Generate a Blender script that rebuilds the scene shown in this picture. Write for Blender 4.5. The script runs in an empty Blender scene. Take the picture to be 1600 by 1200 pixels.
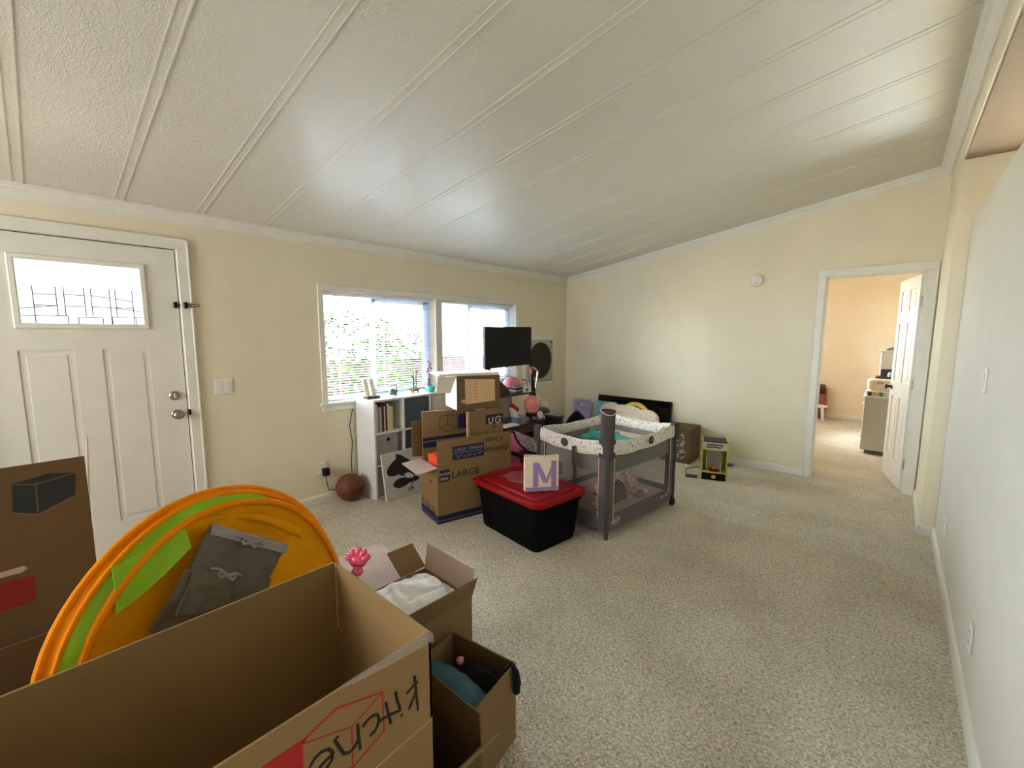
import bpy, bmesh, math, random
from mathutils import Matrix, Vector, noise
R_ = math.radians
scn = bpy.context.scene
COL = scn.collection
rnd = random.Random(7)

# ---------------------------------------------------------------- camera
cd = bpy.data.cameras.new('camera')
cam = bpy.data.objects.new('camera', cd)
COL.objects.link(cam)
yaw, pit, rol = R_(41.694), R_(6.697), R_(0.157)
fw = Vector((-math.sin(yaw) * math.cos(pit), math.cos(yaw) * math.cos(pit), -math.sin(pit)))
rt = Vector((math.cos(yaw), math.sin(yaw), 0))
up = rt.cross(fw)
rt2 = rt * math.cos(rol) + up * math.sin(rol)
up2 = -rt * math.sin(rol) + up * math.cos(rol)
cam.matrix_world = Matrix(((rt2.x, up2.x, -fw.x, 3.6924), (rt2.y, up2.y, -fw.y, -0.3357), (rt2.z, up2.z, -fw.z, 1.4895), (0, 0, 0, 1)))
cd.sensor_width = 36
cd.lens = 671.44 / 1600 * 36
cd.clip_start = 0.02
scn.camera = cam
# ---------------------------------------------------------------- world, sun, lights, exposure
scn.view_settings.view_transform = 'Standard'
scn.view_settings.look = 'None'
scn.view_settings.gamma = 1
scn.view_settings.use_curve_mapping = False
scn.view_settings.exposure = 1.34
scn.cycles.use_denoising = True
scn.cycles.max_bounces = 10
scn.cycles.diffuse_bounces = 6
scn.cycles.transparent_max_bounces = 24
scn.cycles.sample_clamp_indirect = 25
w = bpy.data.worlds.new('world')
scn.world = w
w.use_nodes = True
bg = w.node_tree.nodes['Background']
bg.inputs[0].default_value = (0.80, 0.90, 1.0, 1)
bg.inputs[1].default_value = 18.0
sd = bpy.data.lights.new('sun', 'SUN')
sd.energy = 66.0
sd.angle = R_(1)
sd.color = (1, 0.95, 0.87)
sun = bpy.data.objects.new('sun', sd)
COL.objects.link(sun)
sun.rotation_euler = Vector((0.30, -0.20, 0.93)).to_track_quat('Z', 'Y').to_euler()


def area(name, loc, direction, sx, sy, energy, color, portal=False):
    ld = bpy.data.lights.new(name, 'AREA')
    ld.shape = 'RECTANGLE'
    ld.size, ld.size_y = sx, sy
    ld.energy = energy
    ld.color = color
    o = bpy.data.objects.new(name, ld)
    o.location = loc
    o.rotation_euler = Vector(direction).to_track_quat('-Z', 'Y').to_euler()
    if portal:
        ld.cycles.is_portal = True
    COL.objects.link(o)
    return o


# fill light added behind the camera, and daylight through the bedroom window
area('bedroom_portal', (1.96, 7.4, 1.5), (1, 0, 0), 0.9, 1.0, 1, (1, 1, 1), True)
area('rear_fill', (1.1, -3.1, 1.65), (0, 1, 0), 1.7, 1.3, 42, (0.97, 0.98, 1.0))  # added fill in front of the closed back wall
area('bedroom_daylight', (2.05, 7.4, 1.5), (1, 0, -0.1), 1.8, 1.3, 12, (1.0, 0.94, 0.84))
area('window_portal', (-0.075, 2.62, 1.37), (1, 0, 0), 1.0, 2.6, 1, (1, 1, 1), True)
area('door_portal', (-0.10, -0.085, 1.72), (1, 0, 0), 0.45, 0.6, 1, (1, 1, 1), True)


# ================================================================ helpers
def lin(c):
    return tuple(((v / 255 + 0.055) / 1.055) ** 2.4 if v > 10 else v / 255 / 12.92 for v in c) + (1,)


def mat(name, rgb, rough=0.6, metal=0.0, var=0.0, vscale=8.0, bump=0.0, bscale=60.0, bdist=0.01, alpha=1.0, spec=None, trans=0.0, rgb2=None, sheen=0.0, detail=3.0):
    m = bpy.data.materials.new(name)
    m.use_nodes = True
    nt = m.node_tree
    b = nt.nodes['Principled BSDF']
    b.inputs['Roughness'].default_value = rough
    b.inputs['Metallic'].default_value = metal
    b.inputs['Alpha'].default_value = alpha
    b.inputs['Transmission Weight'].default_value = trans
    if sheen:
        b.inputs['Sheen Weight'].default_value = sheen
    if spec is not None:
        b.inputs['Specular IOR Level'].default_value = spec
    c = lin(rgb)
    tc = nt.nodes.new('ShaderNodeTexCoord')
    n = nt.nodes.new('ShaderNodeTexNoise')
    n.inputs['Scale'].default_value = vscale
    n.inputs['Detail'].default_value = detail
    nt.links.new(tc.outputs['Object'], n.inputs['Vector'])
    r = nt.nodes.new('ShaderNodeValToRGB')
    r.color_ramp.elements[0].position = 0.3
    r.color_ramp.elements[1].position = 0.7
    if rgb2:
        r.color_ramp.elements[0].color = c
        r.color_ramp.elements[1].color = lin(rgb2)
    else:
        v = max(var, 0.03)
        r.color_ramp.elements[0].color = tuple(x * (1 - v) for x in c[:3]) + (1,)
        r.color_ramp.elements[1].color = tuple(min(1, x * (1 + v)) for x in c[:3]) + (1,)
    nt.links.new(n.outputs['Fac'], r.inputs['Fac'])
    nt.links.new(r.outputs['Color'], b.inputs['Base Color'])
    if bump:
        n2 = nt.nodes.new('ShaderNodeTexNoise')
        n2.inputs['Scale'].default_value = bscale
        n2.inputs['Detail'].default_value = 4
        nt.links.new(tc.outputs['Object'], n2.inputs['Vector'])
        bp = nt.nodes.new('ShaderNodeBump')
        bp.inputs['Strength'].default_value = bump
        bp.inputs['Distance'].default_value = bdist
        nt.links.new(n2.outputs['Fac'], bp.inputs['Height'])
        nt.links.new(bp.outputs['Normal'], b.inputs['Normal'])
    return m


def T(x=0, y=0, z=0):
    return Matrix.Translation((x, y, z))


def RX(a): return Matrix.Rotation(R_(a), 4, 'X')
def RY(a): return Matrix.Rotation(R_(a), 4, 'Y')
def RZ(a): return Matrix.Rotation(R_(a), 4, 'Z')


def fr(o, right, upv):
    r = Vector(right).normalized()
    u = Vector(upv)
    u = (u - r * u.dot(r)).normalized()
    n = r.cross(u)
    return Matrix(((r.x, u.x, n.x, o[0]), (r.y, u.y, n.y, o[1]), (r.z, u.z, n.z, o[2]), (0, 0, 0, 1)))


class MB:
    def __init__(s, M=None, smooth=False):
        s.bm = bmesh.new()
        s.M = M or Matrix.Identity(4)
        s.smooth = smooth

    def _place(s, vs, L=None):
        X = s.M @ L if L else s.M
        for v in vs:
            v.co = X @ v.co
        return s

    def box(s, x0, y0, z0, x1, y1, z1, b=0.0, L=None, seg=1):
        t = bmesh.new()
        r = bmesh.ops.create_cube(t, size=1)
        for v in t.verts:
            v.co = Vector(((x0 + x1) / 2 + v.co.x * (x1 - x0), (y0 + y1) / 2 + v.co.y * (y1 - y0), (z0 + z1) / 2 + v.co.z * (z1 - z0)))
        if b > 0:
            b = min(b, abs(x1 - x0) * .49, abs(y1 - y0) * .49, abs(z1 - z0) * .49)
            bmesh.ops.bevel(t, geom=t.edges[:], offset=b, segments=seg, profile=0.5, affect='EDGES')
        s._merge(t, L)
        return s

    def _merge(s, t, L=None):
        X = s.M @ L if L else s.M
        mp = {}
        for v in t.verts:
            mp[v] = s.bm.verts.new(X @ v.co)
        for f in t.faces:
            try:
                s.bm.faces.new([mp[v] for v in f.verts])
            except ValueError:
                pass
        t.free()

    def prism(s, pts, z0, z1, L=None):
        X = s.M @ L if L else s.M
        a = [s.bm.verts.new(X @ Vector((p[0], p[1], z0))) for p in pts]
        b = [s.bm.verts.new(X @ Vector((p[0], p[1], z1))) for p in pts]
        n = len(pts)
        s.bm.faces.new(b)
        s.bm.faces.new(a[::-1])
        for i in range(n):
            s.bm.faces.new((a[i], a[(i + 1) % n], b[(i + 1) % n], b[i]))
        return s

    def quad(s, ps, L=None):
        X = s.M @ L if L else s.M
        s.bm.faces.new([s.bm.verts.new(X @ Vector(p)) for p in ps])
        return s

    def stroke(s, pts, wd, z0=0.0, th=0.0006, L=None):
        # pen stroke: ribbon with mitred joins lying on the local xy plane
        n = len(pts)
        lft, rgt = [], []
        for i in range(n):
            a = Vector(pts[max(i - 1, 0)])
            b = Vector(pts[min(i + 1, n - 1)])
            d = (b - a)
            d = d.normalized() if d.length > 1e-9 else Vector((1, 0))
            nn = Vector((-d.y, d.x)) * wd / 2
            p = Vector(pts[i])
            lft.append(p + nn)
            rgt.append(p - nn)
        for i in range(n - 1):
            s.prism([rgt[i], rgt[i + 1], lft[i + 1], lft[i]], z0, z0 + th, L)
        return s

    def tube(s, pts, r, seg=8, L=None, closed=False, cap=True):
        X = s.M @ L if L else s.M
        P = [Vector(p) for p in pts]
        n = len(P)
        rr = r if isinstance(r, (list, tuple)) else [r] * n
        rings = []
        prev = None
        for i in range(n):
            if closed:
                d = P[(i + 1) % n] - P[i - 1]
            else:
                d = P[min(i + 1, n - 1)] - P[max(i - 1, 0)]
            d.normalize()
            if prev is None:
                u = d.orthogonal().normalized()
            else:
                u = (prev - d * prev.dot(d))
                u = u.normalized() if u.length > 1e-6 else d.orthogonal().normalized()
            prev = u
            v = d.cross(u)
            rings.append([s.bm.verts.new(X @ (P[i] + (u * math.cos(2 * math.pi * k / seg) + v * math.sin(2 * math.pi * k / seg)) * rr[i])) for k in range(seg)])
        m = n if closed else n - 1
        for i in range(m):
            a, b = rings[i], rings[(i + 1) % n]
            off = 0
            if closed and i == n - 1:
                best = None
                for o_ in range(seg):
                    dd = sum((a[k].co - b[(k + o_) % seg].co).length for k in range(seg))
                    if best is None or dd < best:
                        best, off = dd, o_
            for k in range(seg):
                s.bm.faces.new((a[k], a[(k + 1) % seg], b[(k + 1 + off) % seg], b[(k + off) % seg]))
        if not closed and cap:
            s.bm.faces.new(rings[0][::-1])
            s.bm.faces.new(rings[-1])
        return s

    def lathe(s, prof, seg=24, L=None, ang=360):
        X = s.M @ L if L else s.M
        full = ang >= 360
        rings = []
        m = seg if full else seg + 1
        for (r, z) in prof:
            if r < 1e-6:
                rings.append([s.bm.verts.new(X @ Vector((0, 0, z)))])
            else:
                rings.append([s.bm.verts.new(X @ Vector((r * math.cos(R_(ang) * k / seg), r * math.sin(R_(ang) * k / seg), z))) for k in range(m)])
        for i in range(len(rings) - 1):
            a, b = rings[i], rings[i + 1]
            for k in range(seg):
                k2 = (k + 1) % m
                if len(a) == 1 and len(b) == 1:
                    continue
                if len(a) == 1:
                    s.bm.faces.new((a[0], b[k2], b[k]))
                elif len(b) == 1:
                    s.bm.faces.new((a[k], a[k2], b[0]))
                else:
                    s.bm.faces.new((a[k], a[k2], b[k2], b[k]))
        return s

    def ball(s, r, L=None, seg=20, rings=12, sc=(1, 1, 1)):
        t = bmesh.new()
        bmesh.ops.create_uvsphere(t, u_segments=seg, v_segments=rings, radius=r)
        for v in t.verts:
            v.co = Vector((v.co.x * sc[0], v.co.y * sc[1], v.co.z * sc[2]))
        s._merge(t, L)
        return s

    def surf(s, f, nu, nv, th=0.0, L=None, closed_u=False):
        X = s.M @ L if L else s.M
        P = [[Vector(f(i / nu, j / nv)) for j in range(nv + 1)] for i in range(nu + 1)]
        top = [[s.bm.verts.new(X @ p) for p in row] for row in P]
        for i in range(nu):
            for j in range(nv):
                s.bm.faces.new((top[i][j], top[i + 1][j], top[i + 1][j + 1], top[i][j + 1]))
        if th:
            N = []
            for i in range(nu + 1):
                row = []
                for j in range(nv + 1):
                    a = P[min(i + 1, nu)][j] - P[max(i - 1, 0)][j]
                    b = P[i][min(j + 1, nv)] - P[i][max(j - 1, 0)]
                    nn = a.cross(b)
                    row.append(nn.normalized() if nn.length > 1e-9 else Vector((0, 0, 1)))
                N.append(row)
            bot = [[s.bm.verts.new(X @ (P[i][j] - N[i][j] * th)) for j in range(nv + 1)] for i in range(nu + 1)]
            for i in range(nu):
                for j in range(nv):
                    s.bm.faces.new((bot[i][j + 1], bot[i + 1][j + 1], bot[i + 1][j], bot[i][j]))
            for i in range(nu):
                s.bm.faces.new((top[i + 1][0], top[i][0], bot[i][0], bot[i + 1][0]))
                s.bm.faces.new((top[i][nv], top[i + 1][nv], bot[i + 1][nv], bot[i][nv]))
            for j in range(nv):
                s.bm.faces.new((top[0][j], top[0][j + 1], bot[0][j + 1], bot[0][j]))
                s.bm.faces.new((top[nu][j + 1], top[nu][j], bot[nu][j], bot[nu][j + 1]))
        return s


def wmat(o):
    M = o.matrix_basis.copy()
    p = o.parent
    while p:
        M = p.matrix_basis @ M
        p = p.parent
    return M


def part(name, mb, m, parent=None, loc=None, angle=35):
    """links mb (world coordinates) as one mesh object, child of parent or standing alone"""
    me = bpy.data.meshes.new(name)
    o = bpy.data.objects.new(name, me)
    COL.objects.link(o)
    if parent:
        o.parent = parent
        X = wmat(parent).inverted()
    else:
        if loc is None:
            xs = [v.co for v in mb.bm.verts]
            loc = ((min(v.x for v in xs) + max(v.x for v in xs)) / 2, (min(v.y for v in xs) + max(v.y for v in xs)) / 2, min(v.z for v in xs))
        o.location = loc
        X = T(*loc).inverted()
    for v in mb.bm.verts:
        v.co = X @ v.co
    bmesh.ops.recalc_face_normals(mb.bm, faces=mb.bm.faces[:])
    mb.bm.to_mesh(me)
    mb.bm.free()
    me.materials.append(m)
    if mb.smooth:
        for p in me.polygons:
            p.use_smooth = True
        me.set_sharp_from_angle(angle=R_(angle))
    return o


def tag(o, label, cat, group=None):
    o['label'] = label
    o['category'] = cat
    if group:
        o['group'] = group
    return o


def thing(name, loc, label, cat, rz=0, group=None):
    o = bpy.data.objects.new(name, None)
    o.empty_display_size = 0.1
    o.location = loc
    o.rotation_euler = (0, 0, R_(rz))
    COL.objects.link(o)
    return tag(o, label, cat, group)


def struct(name, mb, m, loc=(0, 0, 0), parent=None):
    o = part(name, mb, m, parent, loc)
    if not parent:
        o['kind'] = 'structure'
    return o


def text(name, body, size, M, m, parent, ext=0.0005, align='LEFT', sx=1.0, bold=0.0, shear=0.0):
    cu = bpy.data.curves.new(name, 'FONT')
    cu.body = body
    cu.size = size
    cu.extrude = ext
    cu.offset = bold
    cu.shear = shear
    cu.resolution_u = 3
    cu.align_x = align
    t = bpy.data.objects.new(name, cu)
    COL.objects.link(t)
    dg = bpy.context.evaluated_depsgraph_get()
    dg.update()
    me = bpy.data.meshes.new_from_object(t.evaluated_get(dg))
    bpy.data.objects.remove(t)
    me.transform(wmat(parent).inverted() @ M @ Matrix.Diagonal((sx, 1, 1, 1)))
    me.materials.clear()
    me.materials.append(m)
    o = bpy.data.objects.new(name, me)
    COL.objects.link(o)
    o.parent = parent
    return o


def copy_tree(o, M=None):
    """copies a thing, its parts and their sub-parts; M moves the copy's root"""
    c = o.copy()
    COL.objects.link(c)
    for ch in list(o.children):
        k = ch.copy()
        COL.objects.link(k)
        k.parent = c
        for g in list(ch.children):
            q = g.copy()
            COL.objects.link(q)
            q.parent = k
    if M is not None:
        c.matrix_basis = M
    return c


def cells(mb, us, vs, holes, w0, w1):
    """boxes in local (x, y) cells between cut lines, leaving out cells whose centre is in a hole"""
    us = sorted(set(us + [h[0] for h in holes] + [h[2] for h in holes]))
    vs = sorted(set(vs + [h[1] for h in holes] + [h[3] for h in holes]))
    for i in range(len(us) - 1):
        run = None
        for j in range(len(vs)):
            inside = j < len(vs) - 1
            if inside:
                cx, cy = (us[i] + us[i + 1]) / 2, (vs[j] + vs[j + 1]) / 2
                hole = any(h[0] < cx < h[2] and h[1] < cy < h[3] for h in holes)
            if inside and not hole:
                if run is None:
                    run = vs[j]
            elif run is not None:
                mb.box(us[i], run, w0, us[i + 1], vs[j], w1)
                run = None
    return mb


# ================================================================ materials
def wall_mat(name, rgb):
    m = mat(name, rgb, rough=0.55, var=0.012, vscale=3, bump=0.25, bscale=140, bdist=0.004)
    return m


M_wall = wall_mat('wall_paint', (224, 215, 191))
M_wallr = wall_mat('wall_paint_right', (212, 209, 198))
M_bed = wall_mat('bedroom_paint', (230, 214, 186))
M_trim = mat('trim_white', (222, 220, 210), rough=0.35, bump=0.03, bscale=30)
M_door = mat('door_white', (220, 218, 208), rough=0.4, bump=0.06, bscale=90, bdist=0.003)


def ceiling_mat():
    m = bpy.data.materials.new('ceiling_knockdown')
    m.use_nodes = True
    nt = m.node_tree
    b = nt.nodes['Principled BSDF']
    b.inputs['Base Color'].default_value = lin((212, 209, 196))
    b.inputs['Roughness'].default_value = 0.27
    b.inputs['Specular IOR Level'].default_value = 0.5
    tc = nt.nodes.new('ShaderNodeTexCoord')
    mp = nt.nodes.new('ShaderNodeMapping')
    mp.inputs['Scale'].default_value = (1, 2.0, 1)
    mp.inputs['Rotation'].default_value = (0, 0, 0.5)
    nt.links.new(tc.outputs['Object'], mp.inputs['Vector'])
    n = nt.nodes.new('ShaderNodeTexNoise')
    n.inputs['Scale'].default_value = 42
    n.inputs['Detail'].default_value = 3
    n.inputs['Distortion'].default_value = 1.2
    nt.links.new(mp.outputs['Vector'], n.inputs['Vector'])
    r = nt.nodes.new('ShaderNodeValToRGB')
    r.color_ramp.elements[0].position = 0.46
    r.color_ramp.elements[1].position = 0.60
    nt.links.new(n.outputs['Fac'], r.inputs['Fac'])
    bp = nt.nodes.new('ShaderNodeBump')
    bp.inputs['Strength'].default_value = 0.32
    bp.inputs['Distance'].default_value = 0.003
    nt.links.new(r.outputs['Color'], bp.inputs['Height'])
    nt.links.new(bp.outputs['Normal'], b.inputs['Normal'])
    return m


M_ceil = ceiling_mat()


def carpet_mat():
    m = bpy.data.materials.new('carpet_beige')
    m.use_nodes = True
    nt = m.node_tree
    b = nt.nodes['Principled BSDF']
    b.inputs['Roughness'].default_value = 1.0
    b.inputs['Specular IOR Level'].default_value = 0.05
    tc = nt.nodes.new('ShaderNodeTexCoord')
    n = nt.nodes.new('ShaderNodeTexNoise')
    n.inputs['Scale'].default_value = 95
    n.inputs['Detail'].default_value = 3
    n.inputs['Roughness'].default_value = 0.62
    n.inputs['Distortion'].default_value = 0.8
    nt.links.new(tc.outputs['Object'], n.inputs['Vector'])
    r = nt.nodes.new('ShaderNodeValToRGB')
    e = r.color_ramp.elements
    e[0].position = 0.34
    e[0].color = lin((176, 164, 143))
    e[1].position = 0.64
    e[1].color = lin((250, 243, 228))
    x = r.color_ramp.elements.new(0.48)
    x.color = lin((218, 208, 188))
    nt.links.new(n.outputs['Fac'], r.inputs['Fac'])
    n3 = nt.nodes.new('ShaderNodeTexNoise')
    n3.inputs['Scale'].default_value = 2.3
    n3.inputs['Detail'].default_value = 4
    nt.links.new(tc.outputs['Object'], n3.inputs['Vector'])
    r3 = nt.nodes.new('ShaderNodeValToRGB')
    r3.color_ramp.elements[0].position = 0.35
    r3.color_ramp.elements[0].color = (0.86, 0.85, 0.82, 1)
    r3.color_ramp.elements[1].position = 0.62
    r3.color_ramp.elements[1].color = (1, 1, 1, 1)
    nt.links.new(n3.outputs['Fac'], r3.inputs['Fac'])
    mx = nt.nodes.new('ShaderNodeMix')
    mx.data_type = 'RGBA'
    mx.blend_type = 'MULTIPLY'
    mx.inputs[0].default_value = 1
    nt.links.new(r.outputs['Color'], mx.inputs[6])
    nt.links.new(r3.outputs['Color'], mx.inputs[7])
    nt.links.new(mx.outputs[2], b.inputs['Base Color'])
    v = nt.nodes.new('ShaderNodeTexVoronoi')
    v.inputs['Scale'].default_value = 120
    nt.links.new(tc.outputs['Object'], v.inputs['Vector'])
    ad = nt.nodes.new('ShaderNodeMath')
    ad.operation = 'SUBTRACT'
    nt.links.new(n.outputs['Fac'], ad.inputs[0])
    nt.links.new(v.outputs['Distance'], ad.inputs[1])
    bp = nt.nodes.new('ShaderNodeBump')
    bp.inputs['Strength'].default_value = 0.9
    bp.inputs['Distance'].default_value = 0.01
    nt.links.new(ad.outputs[0], bp.inputs['Height'])
    nt.links.new(bp.outputs['Normal'], b.inputs['Normal'])
    return m


M_carpet = carpet_mat()
CB = dict(rough=0.75, var=0.05, vscale=5, bump=0.08, bscale=25, bdist=0.004)
M_card = mat('cardboard', (130, 103, 64), **CB)
M_card_k = mat('cardboard_tan', (146, 117, 74), **CB)
M_card_l = mat('cardboard_light', (200, 168, 126), **CB)
M_card_d = mat('cardboard_brown', (98, 75, 44), **CB)
M_cardgrey = mat('cardboard_pale', (178, 158, 146), **CB)
M_cardwhite = mat('cardboard_white', (214, 204, 190), **CB)
M_navy = mat('print_navy', (24, 24, 66), rough=0.7)
M_ink = mat('print_dark', (34, 26, 34), rough=0.7)
M_marker = mat('marker_black', (28, 24, 20), rough=0.6)
M_redp = mat('print_red', (176, 22, 26), rough=0.7)
M_lav = mat('print_pale', (150, 145, 165), rough=0.7)
M_tape = mat('clear_tape', (240, 234, 226), rough=0.12, alpha=0.18, bump=0.6, bscale=45, bdist=0.004)
M_black = mat('black_plastic', (14, 14, 14), rough=0.5, spec=0.25, bump=0.05, bscale=80)
M_blackg = mat('black_gloss', (8, 9, 12), rough=0.12)
M_screen = mat('screen_matte', (9, 9, 9), rough=0.5, spec=0.2)
M_tote = mat('tote_black', (3, 3, 3), rough=0.8, spec=0.12, bump=0.2, bscale=60)
M_redlid = mat('lid_red', (142, 0, 8), rough=0.45, spec=0.25, bump=0.15, bscale=25)
M_film = mat('clear_film', (225, 205, 215), rough=0.10, alpha=0.12, bump=1.0, bscale=22, bdist=0.03)
M_canvas = mat('canvas_cream', (222, 206, 182), rough=0.9, bump=0.2, bscale=200)
M_lilac = mat('lilac_print', (150, 122, 170), rough=0.9)
M_white = mat('white_plastic', (226, 224, 218), rough=0.35)
M_shelf = mat('shelf_white', (216, 216, 214), rough=0.4, bump=0.02, bscale=20)
M_nickel = mat('satin_nickel', (150, 144, 134), rough=0.3, metal=1.0)
M_bronze = mat('dark_bronze', (22, 18, 16), rough=0.4, metal=0.6)
M_vinyl = mat('window_vinyl', (196, 208, 232), rough=0.35)
M_slat = mat('blind_slat', (222, 226, 236), rough=0.4)
M_lead = mat('lead_came', (92, 92, 120), rough=0.4)
M_orange = mat('nylon_orange', (240, 142, 0), rough=0.8, spec=0.15, var=0.06, vscale=12, bump=0.25, bscale=14, bdist=0.02)
M_yellow = mat('nylon_yellow', (244, 168, 0), rough=0.75, spec=0.2, var=0.08, vscale=6, bump=0.4, bscale=8, bdist=0.03)
M_lime = mat('nylon_lime', (146, 196, 20), rough=0.6, bump=0.2, bscale=10, bdist=0.02)
M_greyf = mat('grey_felt', (112, 104, 92), rough=0.95, var=0.08, vscale=30, bump=0.2, bscale=80)
M_greyf2 = mat('grey_bin_fabric', (158, 152, 154), rough=0.95, var=0.12, vscale=9, bump=0.1, bscale=120)
M_slate = mat('slate_bin_fabric', (74, 84, 92), rough=0.9, var=0.06, vscale=14)
M_dgrey = mat('pen_dark_fabric', (74, 68, 68), rough=0.9, bump=0.1, bscale=150)
M_mgrey = mat('pen_grey_fabric', (98, 92, 92), rough=0.9, bump=0.1, bscale=150)
M_meshf = mat('pen_mesh', (132, 128, 128), rough=0.9, alpha=0.36)
M_pinkp = mat('pink_piping', (226, 178, 172), rough=0.7)
M_quilt = mat('quilt_white', (232, 230, 232), rough=0.9, bump=0.12, bscale=30, bdist=0.01)
M_denim = mat('denim', (50, 86, 112), rough=0.95, rgb2=(84, 118, 134), vscale=7, bump=0.2, bscale=160)
M_blackcloth = mat('black_cloth', (13, 12, 16), rough=1.0, bump=0.3, bscale=30)
M_paw = mat('pink_gel', (232, 84, 118), rough=0.18, spec=0.6)
M_maho = mat('dark_mahogany', (58, 16, 16), rough=0.35, var=0.2, vscale=20)
M_basket = mat('basketball_rubber', (104, 52, 28), rough=0.65, bump=0.4, bscale=350, bdist=0.002)
M_cream = mat('cream_plastic', (234, 220, 198), rough=0.5)
M_lavp = mat('lavender_plastic', (158, 150, 196), rough=0.5)
M_teal = mat('teal_plastic', (126, 196, 200), rough=0.5)
M_yelp = mat('yellow_plastic', (238, 196, 70), rough=0.5)
M_pink = mat('pink_fabric', (232, 120, 170), rough=0.8, var=0.12, vscale=12)
M_pinkcap = mat('pink_cap', (216, 138, 152), rough=0.9)
M_red = mat('red_plastic', (176, 20, 30), rough=0.4)
M_or = mat('orange_card', (240, 92, 30), rough=0.6)
M_dark = mat('gap_dark', (12, 10, 10), rough=0.9)


def fleck_mat(name, base, cols, scale=60, thr=0.16):
    m = bpy.data.materials.new(name)
    m.use_nodes = True
    nt = m.node_tree
    b = nt.nodes['Principled BSDF']
    b.inputs['Roughness'].default_value = 0.9
    tc = nt.nodes.new('ShaderNodeTexCoord')
    ns = nt.nodes.new('ShaderNodeTexNoise')
    ns.inputs['Scale'].default_value = scale * 1.2
    nt.links.new(tc.outputs['Object'], ns.inputs['Vector'])
    vm = nt.nodes.new('ShaderNodeVectorMath')
    vm.operation = 'MULTIPLY_ADD'
    vm.inputs[1].default_value = (0.02, 0.02, 0.02)
    nt.links.new(ns.outputs['Color'], vm.inputs[0])
    nt.links.new(tc.outputs['Object'], vm.inputs[2])
    v = nt.nodes.new('ShaderNodeTexVoronoi')
    v.inputs['Scale'].default_value = scale
    nt.links.new(vm.outputs[0], v.inputs['Vector'])
    lt = nt.nodes.new('ShaderNodeMath')
    lt.operation = 'LESS_THAN'
    lt.inputs[1].default_value = thr * 1.6
    nt.links.new(v.outputs['Distance'], lt.inputs[0])
    r = nt.nodes.new('ShaderNodeValToRGB')
    r.color_ramp.interpolation = 'CONSTANT'
    e = r.color_ramp.elements
    e[0].color = lin(cols[0])
    e[1].position = 0.999
    e[1].color = lin(cols[-1])
    for i, c in enumerate(cols[1:]):
        q = e.new((i + 1) / len(cols))
        q.color = lin(c)
    nt.links.new(v.outputs['Color'], r.inputs['Fac'])
    mx = nt.nodes.new('ShaderNodeMix')
    mx.data_type = 'RGBA'
    mx.inputs[6].default_value = lin(base)
    nt.links.new(lt.outputs[0], mx.inputs[0])
    nt.links.new(r.outputs['Color'], mx.inputs[7])
    nt.links.new(mx.outputs[2], b.inputs['Base Color'])
    return m


M_rim = fleck_mat('rim_print', (226, 222, 214), [(60, 70, 76), (150, 160, 170), (206, 170, 168), (96, 112, 112), (226, 222, 214)], 55, 0.2)
M_floral = fleck_mat('floral_print', (226, 188, 180), [(180, 96, 96), (240, 230, 220), (150, 140, 120)], 34, 0.28)
M_wing = fleck_mat('wing_print', (186, 166, 170), [(236, 230, 232), (226, 150, 170), (120, 140, 140), (236, 230, 232)], 40, 0.34)


def glass_mat(col=(0.96, 0.98, 0.98), name='clear_glass'):
    m = bpy.data.materials.new(name)
    m.use_nodes = True
    nt = m.node_tree
    nt.nodes.clear()
    o = nt.nodes.new('ShaderNodeOutputMaterial')
    t = nt.nodes.new('ShaderNodeBsdfTransparent')
    t.inputs[0].default_value = col + (1,)
    g = nt.nodes.new('ShaderNodeBsdfGlossy')
    g.inputs['Roughness'].default_value = 0.02
    fz = nt.nodes.new('ShaderNodeFresnel')
    fz.inputs[0].default_value = 1.3
    mx = nt.nodes.new('ShaderNodeMixShader')
    nt.links.new(fz.outputs[0], mx.inputs[0])
    nt.links.new(t.outputs[0], mx.inputs[1])
    nt.links.new(g.outputs[0], mx.inputs[2])
    nt.links.new(mx.outputs[0], o.inputs[0])
    return m


M_glass = glass_mat()
M_obscure = glass_mat((0.22, 0.225, 0.225), 'obscure_glass')

# ================================================================ ROOM
XW, XJ, YF, YJ, YB = 4.01, 3.93, 5.02, 4.01, -3.2
CZ0, CS = 2.293, 0.1622          # ceiling height at the window wall, slope


def cz(x): return CZ0 + CS * x


# floor (carpet) through to the bedroom
f = MB().box(-0.02, YB, -0.06, 6.0, 9.3, 0)
struct('floor', f, M_carpet)

# window wall x = 0: local x = world y, local y = z, local z = +x
FL = fr((0, 0, 0), (0, 1, 0), (0, 0, 1))
W0, W1, WZ0, WZ1 = 1.375, 3.86, 0.875, 1.85        # window opening
WM0, WM1 = 2.575, 2.665                             # mullion between the two windows
DY0, DY1, DZ = -0.545, 0.383, 2.052                 # front door opening
wl = MB(FL)
cells(wl, [YB, YF + 0.1], [0, 2.32], [(W0, WZ0, WM0, WZ1), (WM1, WZ0, W1, WZ1), (DY0, 0, DY1, DZ)], -0.14, 0)
struct('wall_left', wl, M_wall)
# far wall y = YF: local x = world x, local z = -y
FF = fr((0, YF, 0), (1, 0, 0), (0, 0, 1))
BX0, BX1, BZ = 3.118, 3.845, 2.06
fa = MB(FF)
cells(fa, [-0.14, 6.0], [0, 2.2], [(BX0, 0, BX1, BZ)], -0.11, 0)
fa.prism([(-0.14, 2.2), (6.0, 2.2), (6.0, 3.1), (4.2, cz(4.2)), (-0.14, cz(-0.14))], -0.11, 0)
struct('wall_far', fa, M_wall)
# jog beside the doorway
jg = MB()
jg.box(XJ, YJ, 0, XJ + 0.3, YF, 2.679)
jg.box(XW - 0.001, YJ, 0, XW + 0.1, YJ + 0.2, 2.2686)
struct('wall_jog', jg, M_wall)
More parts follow.
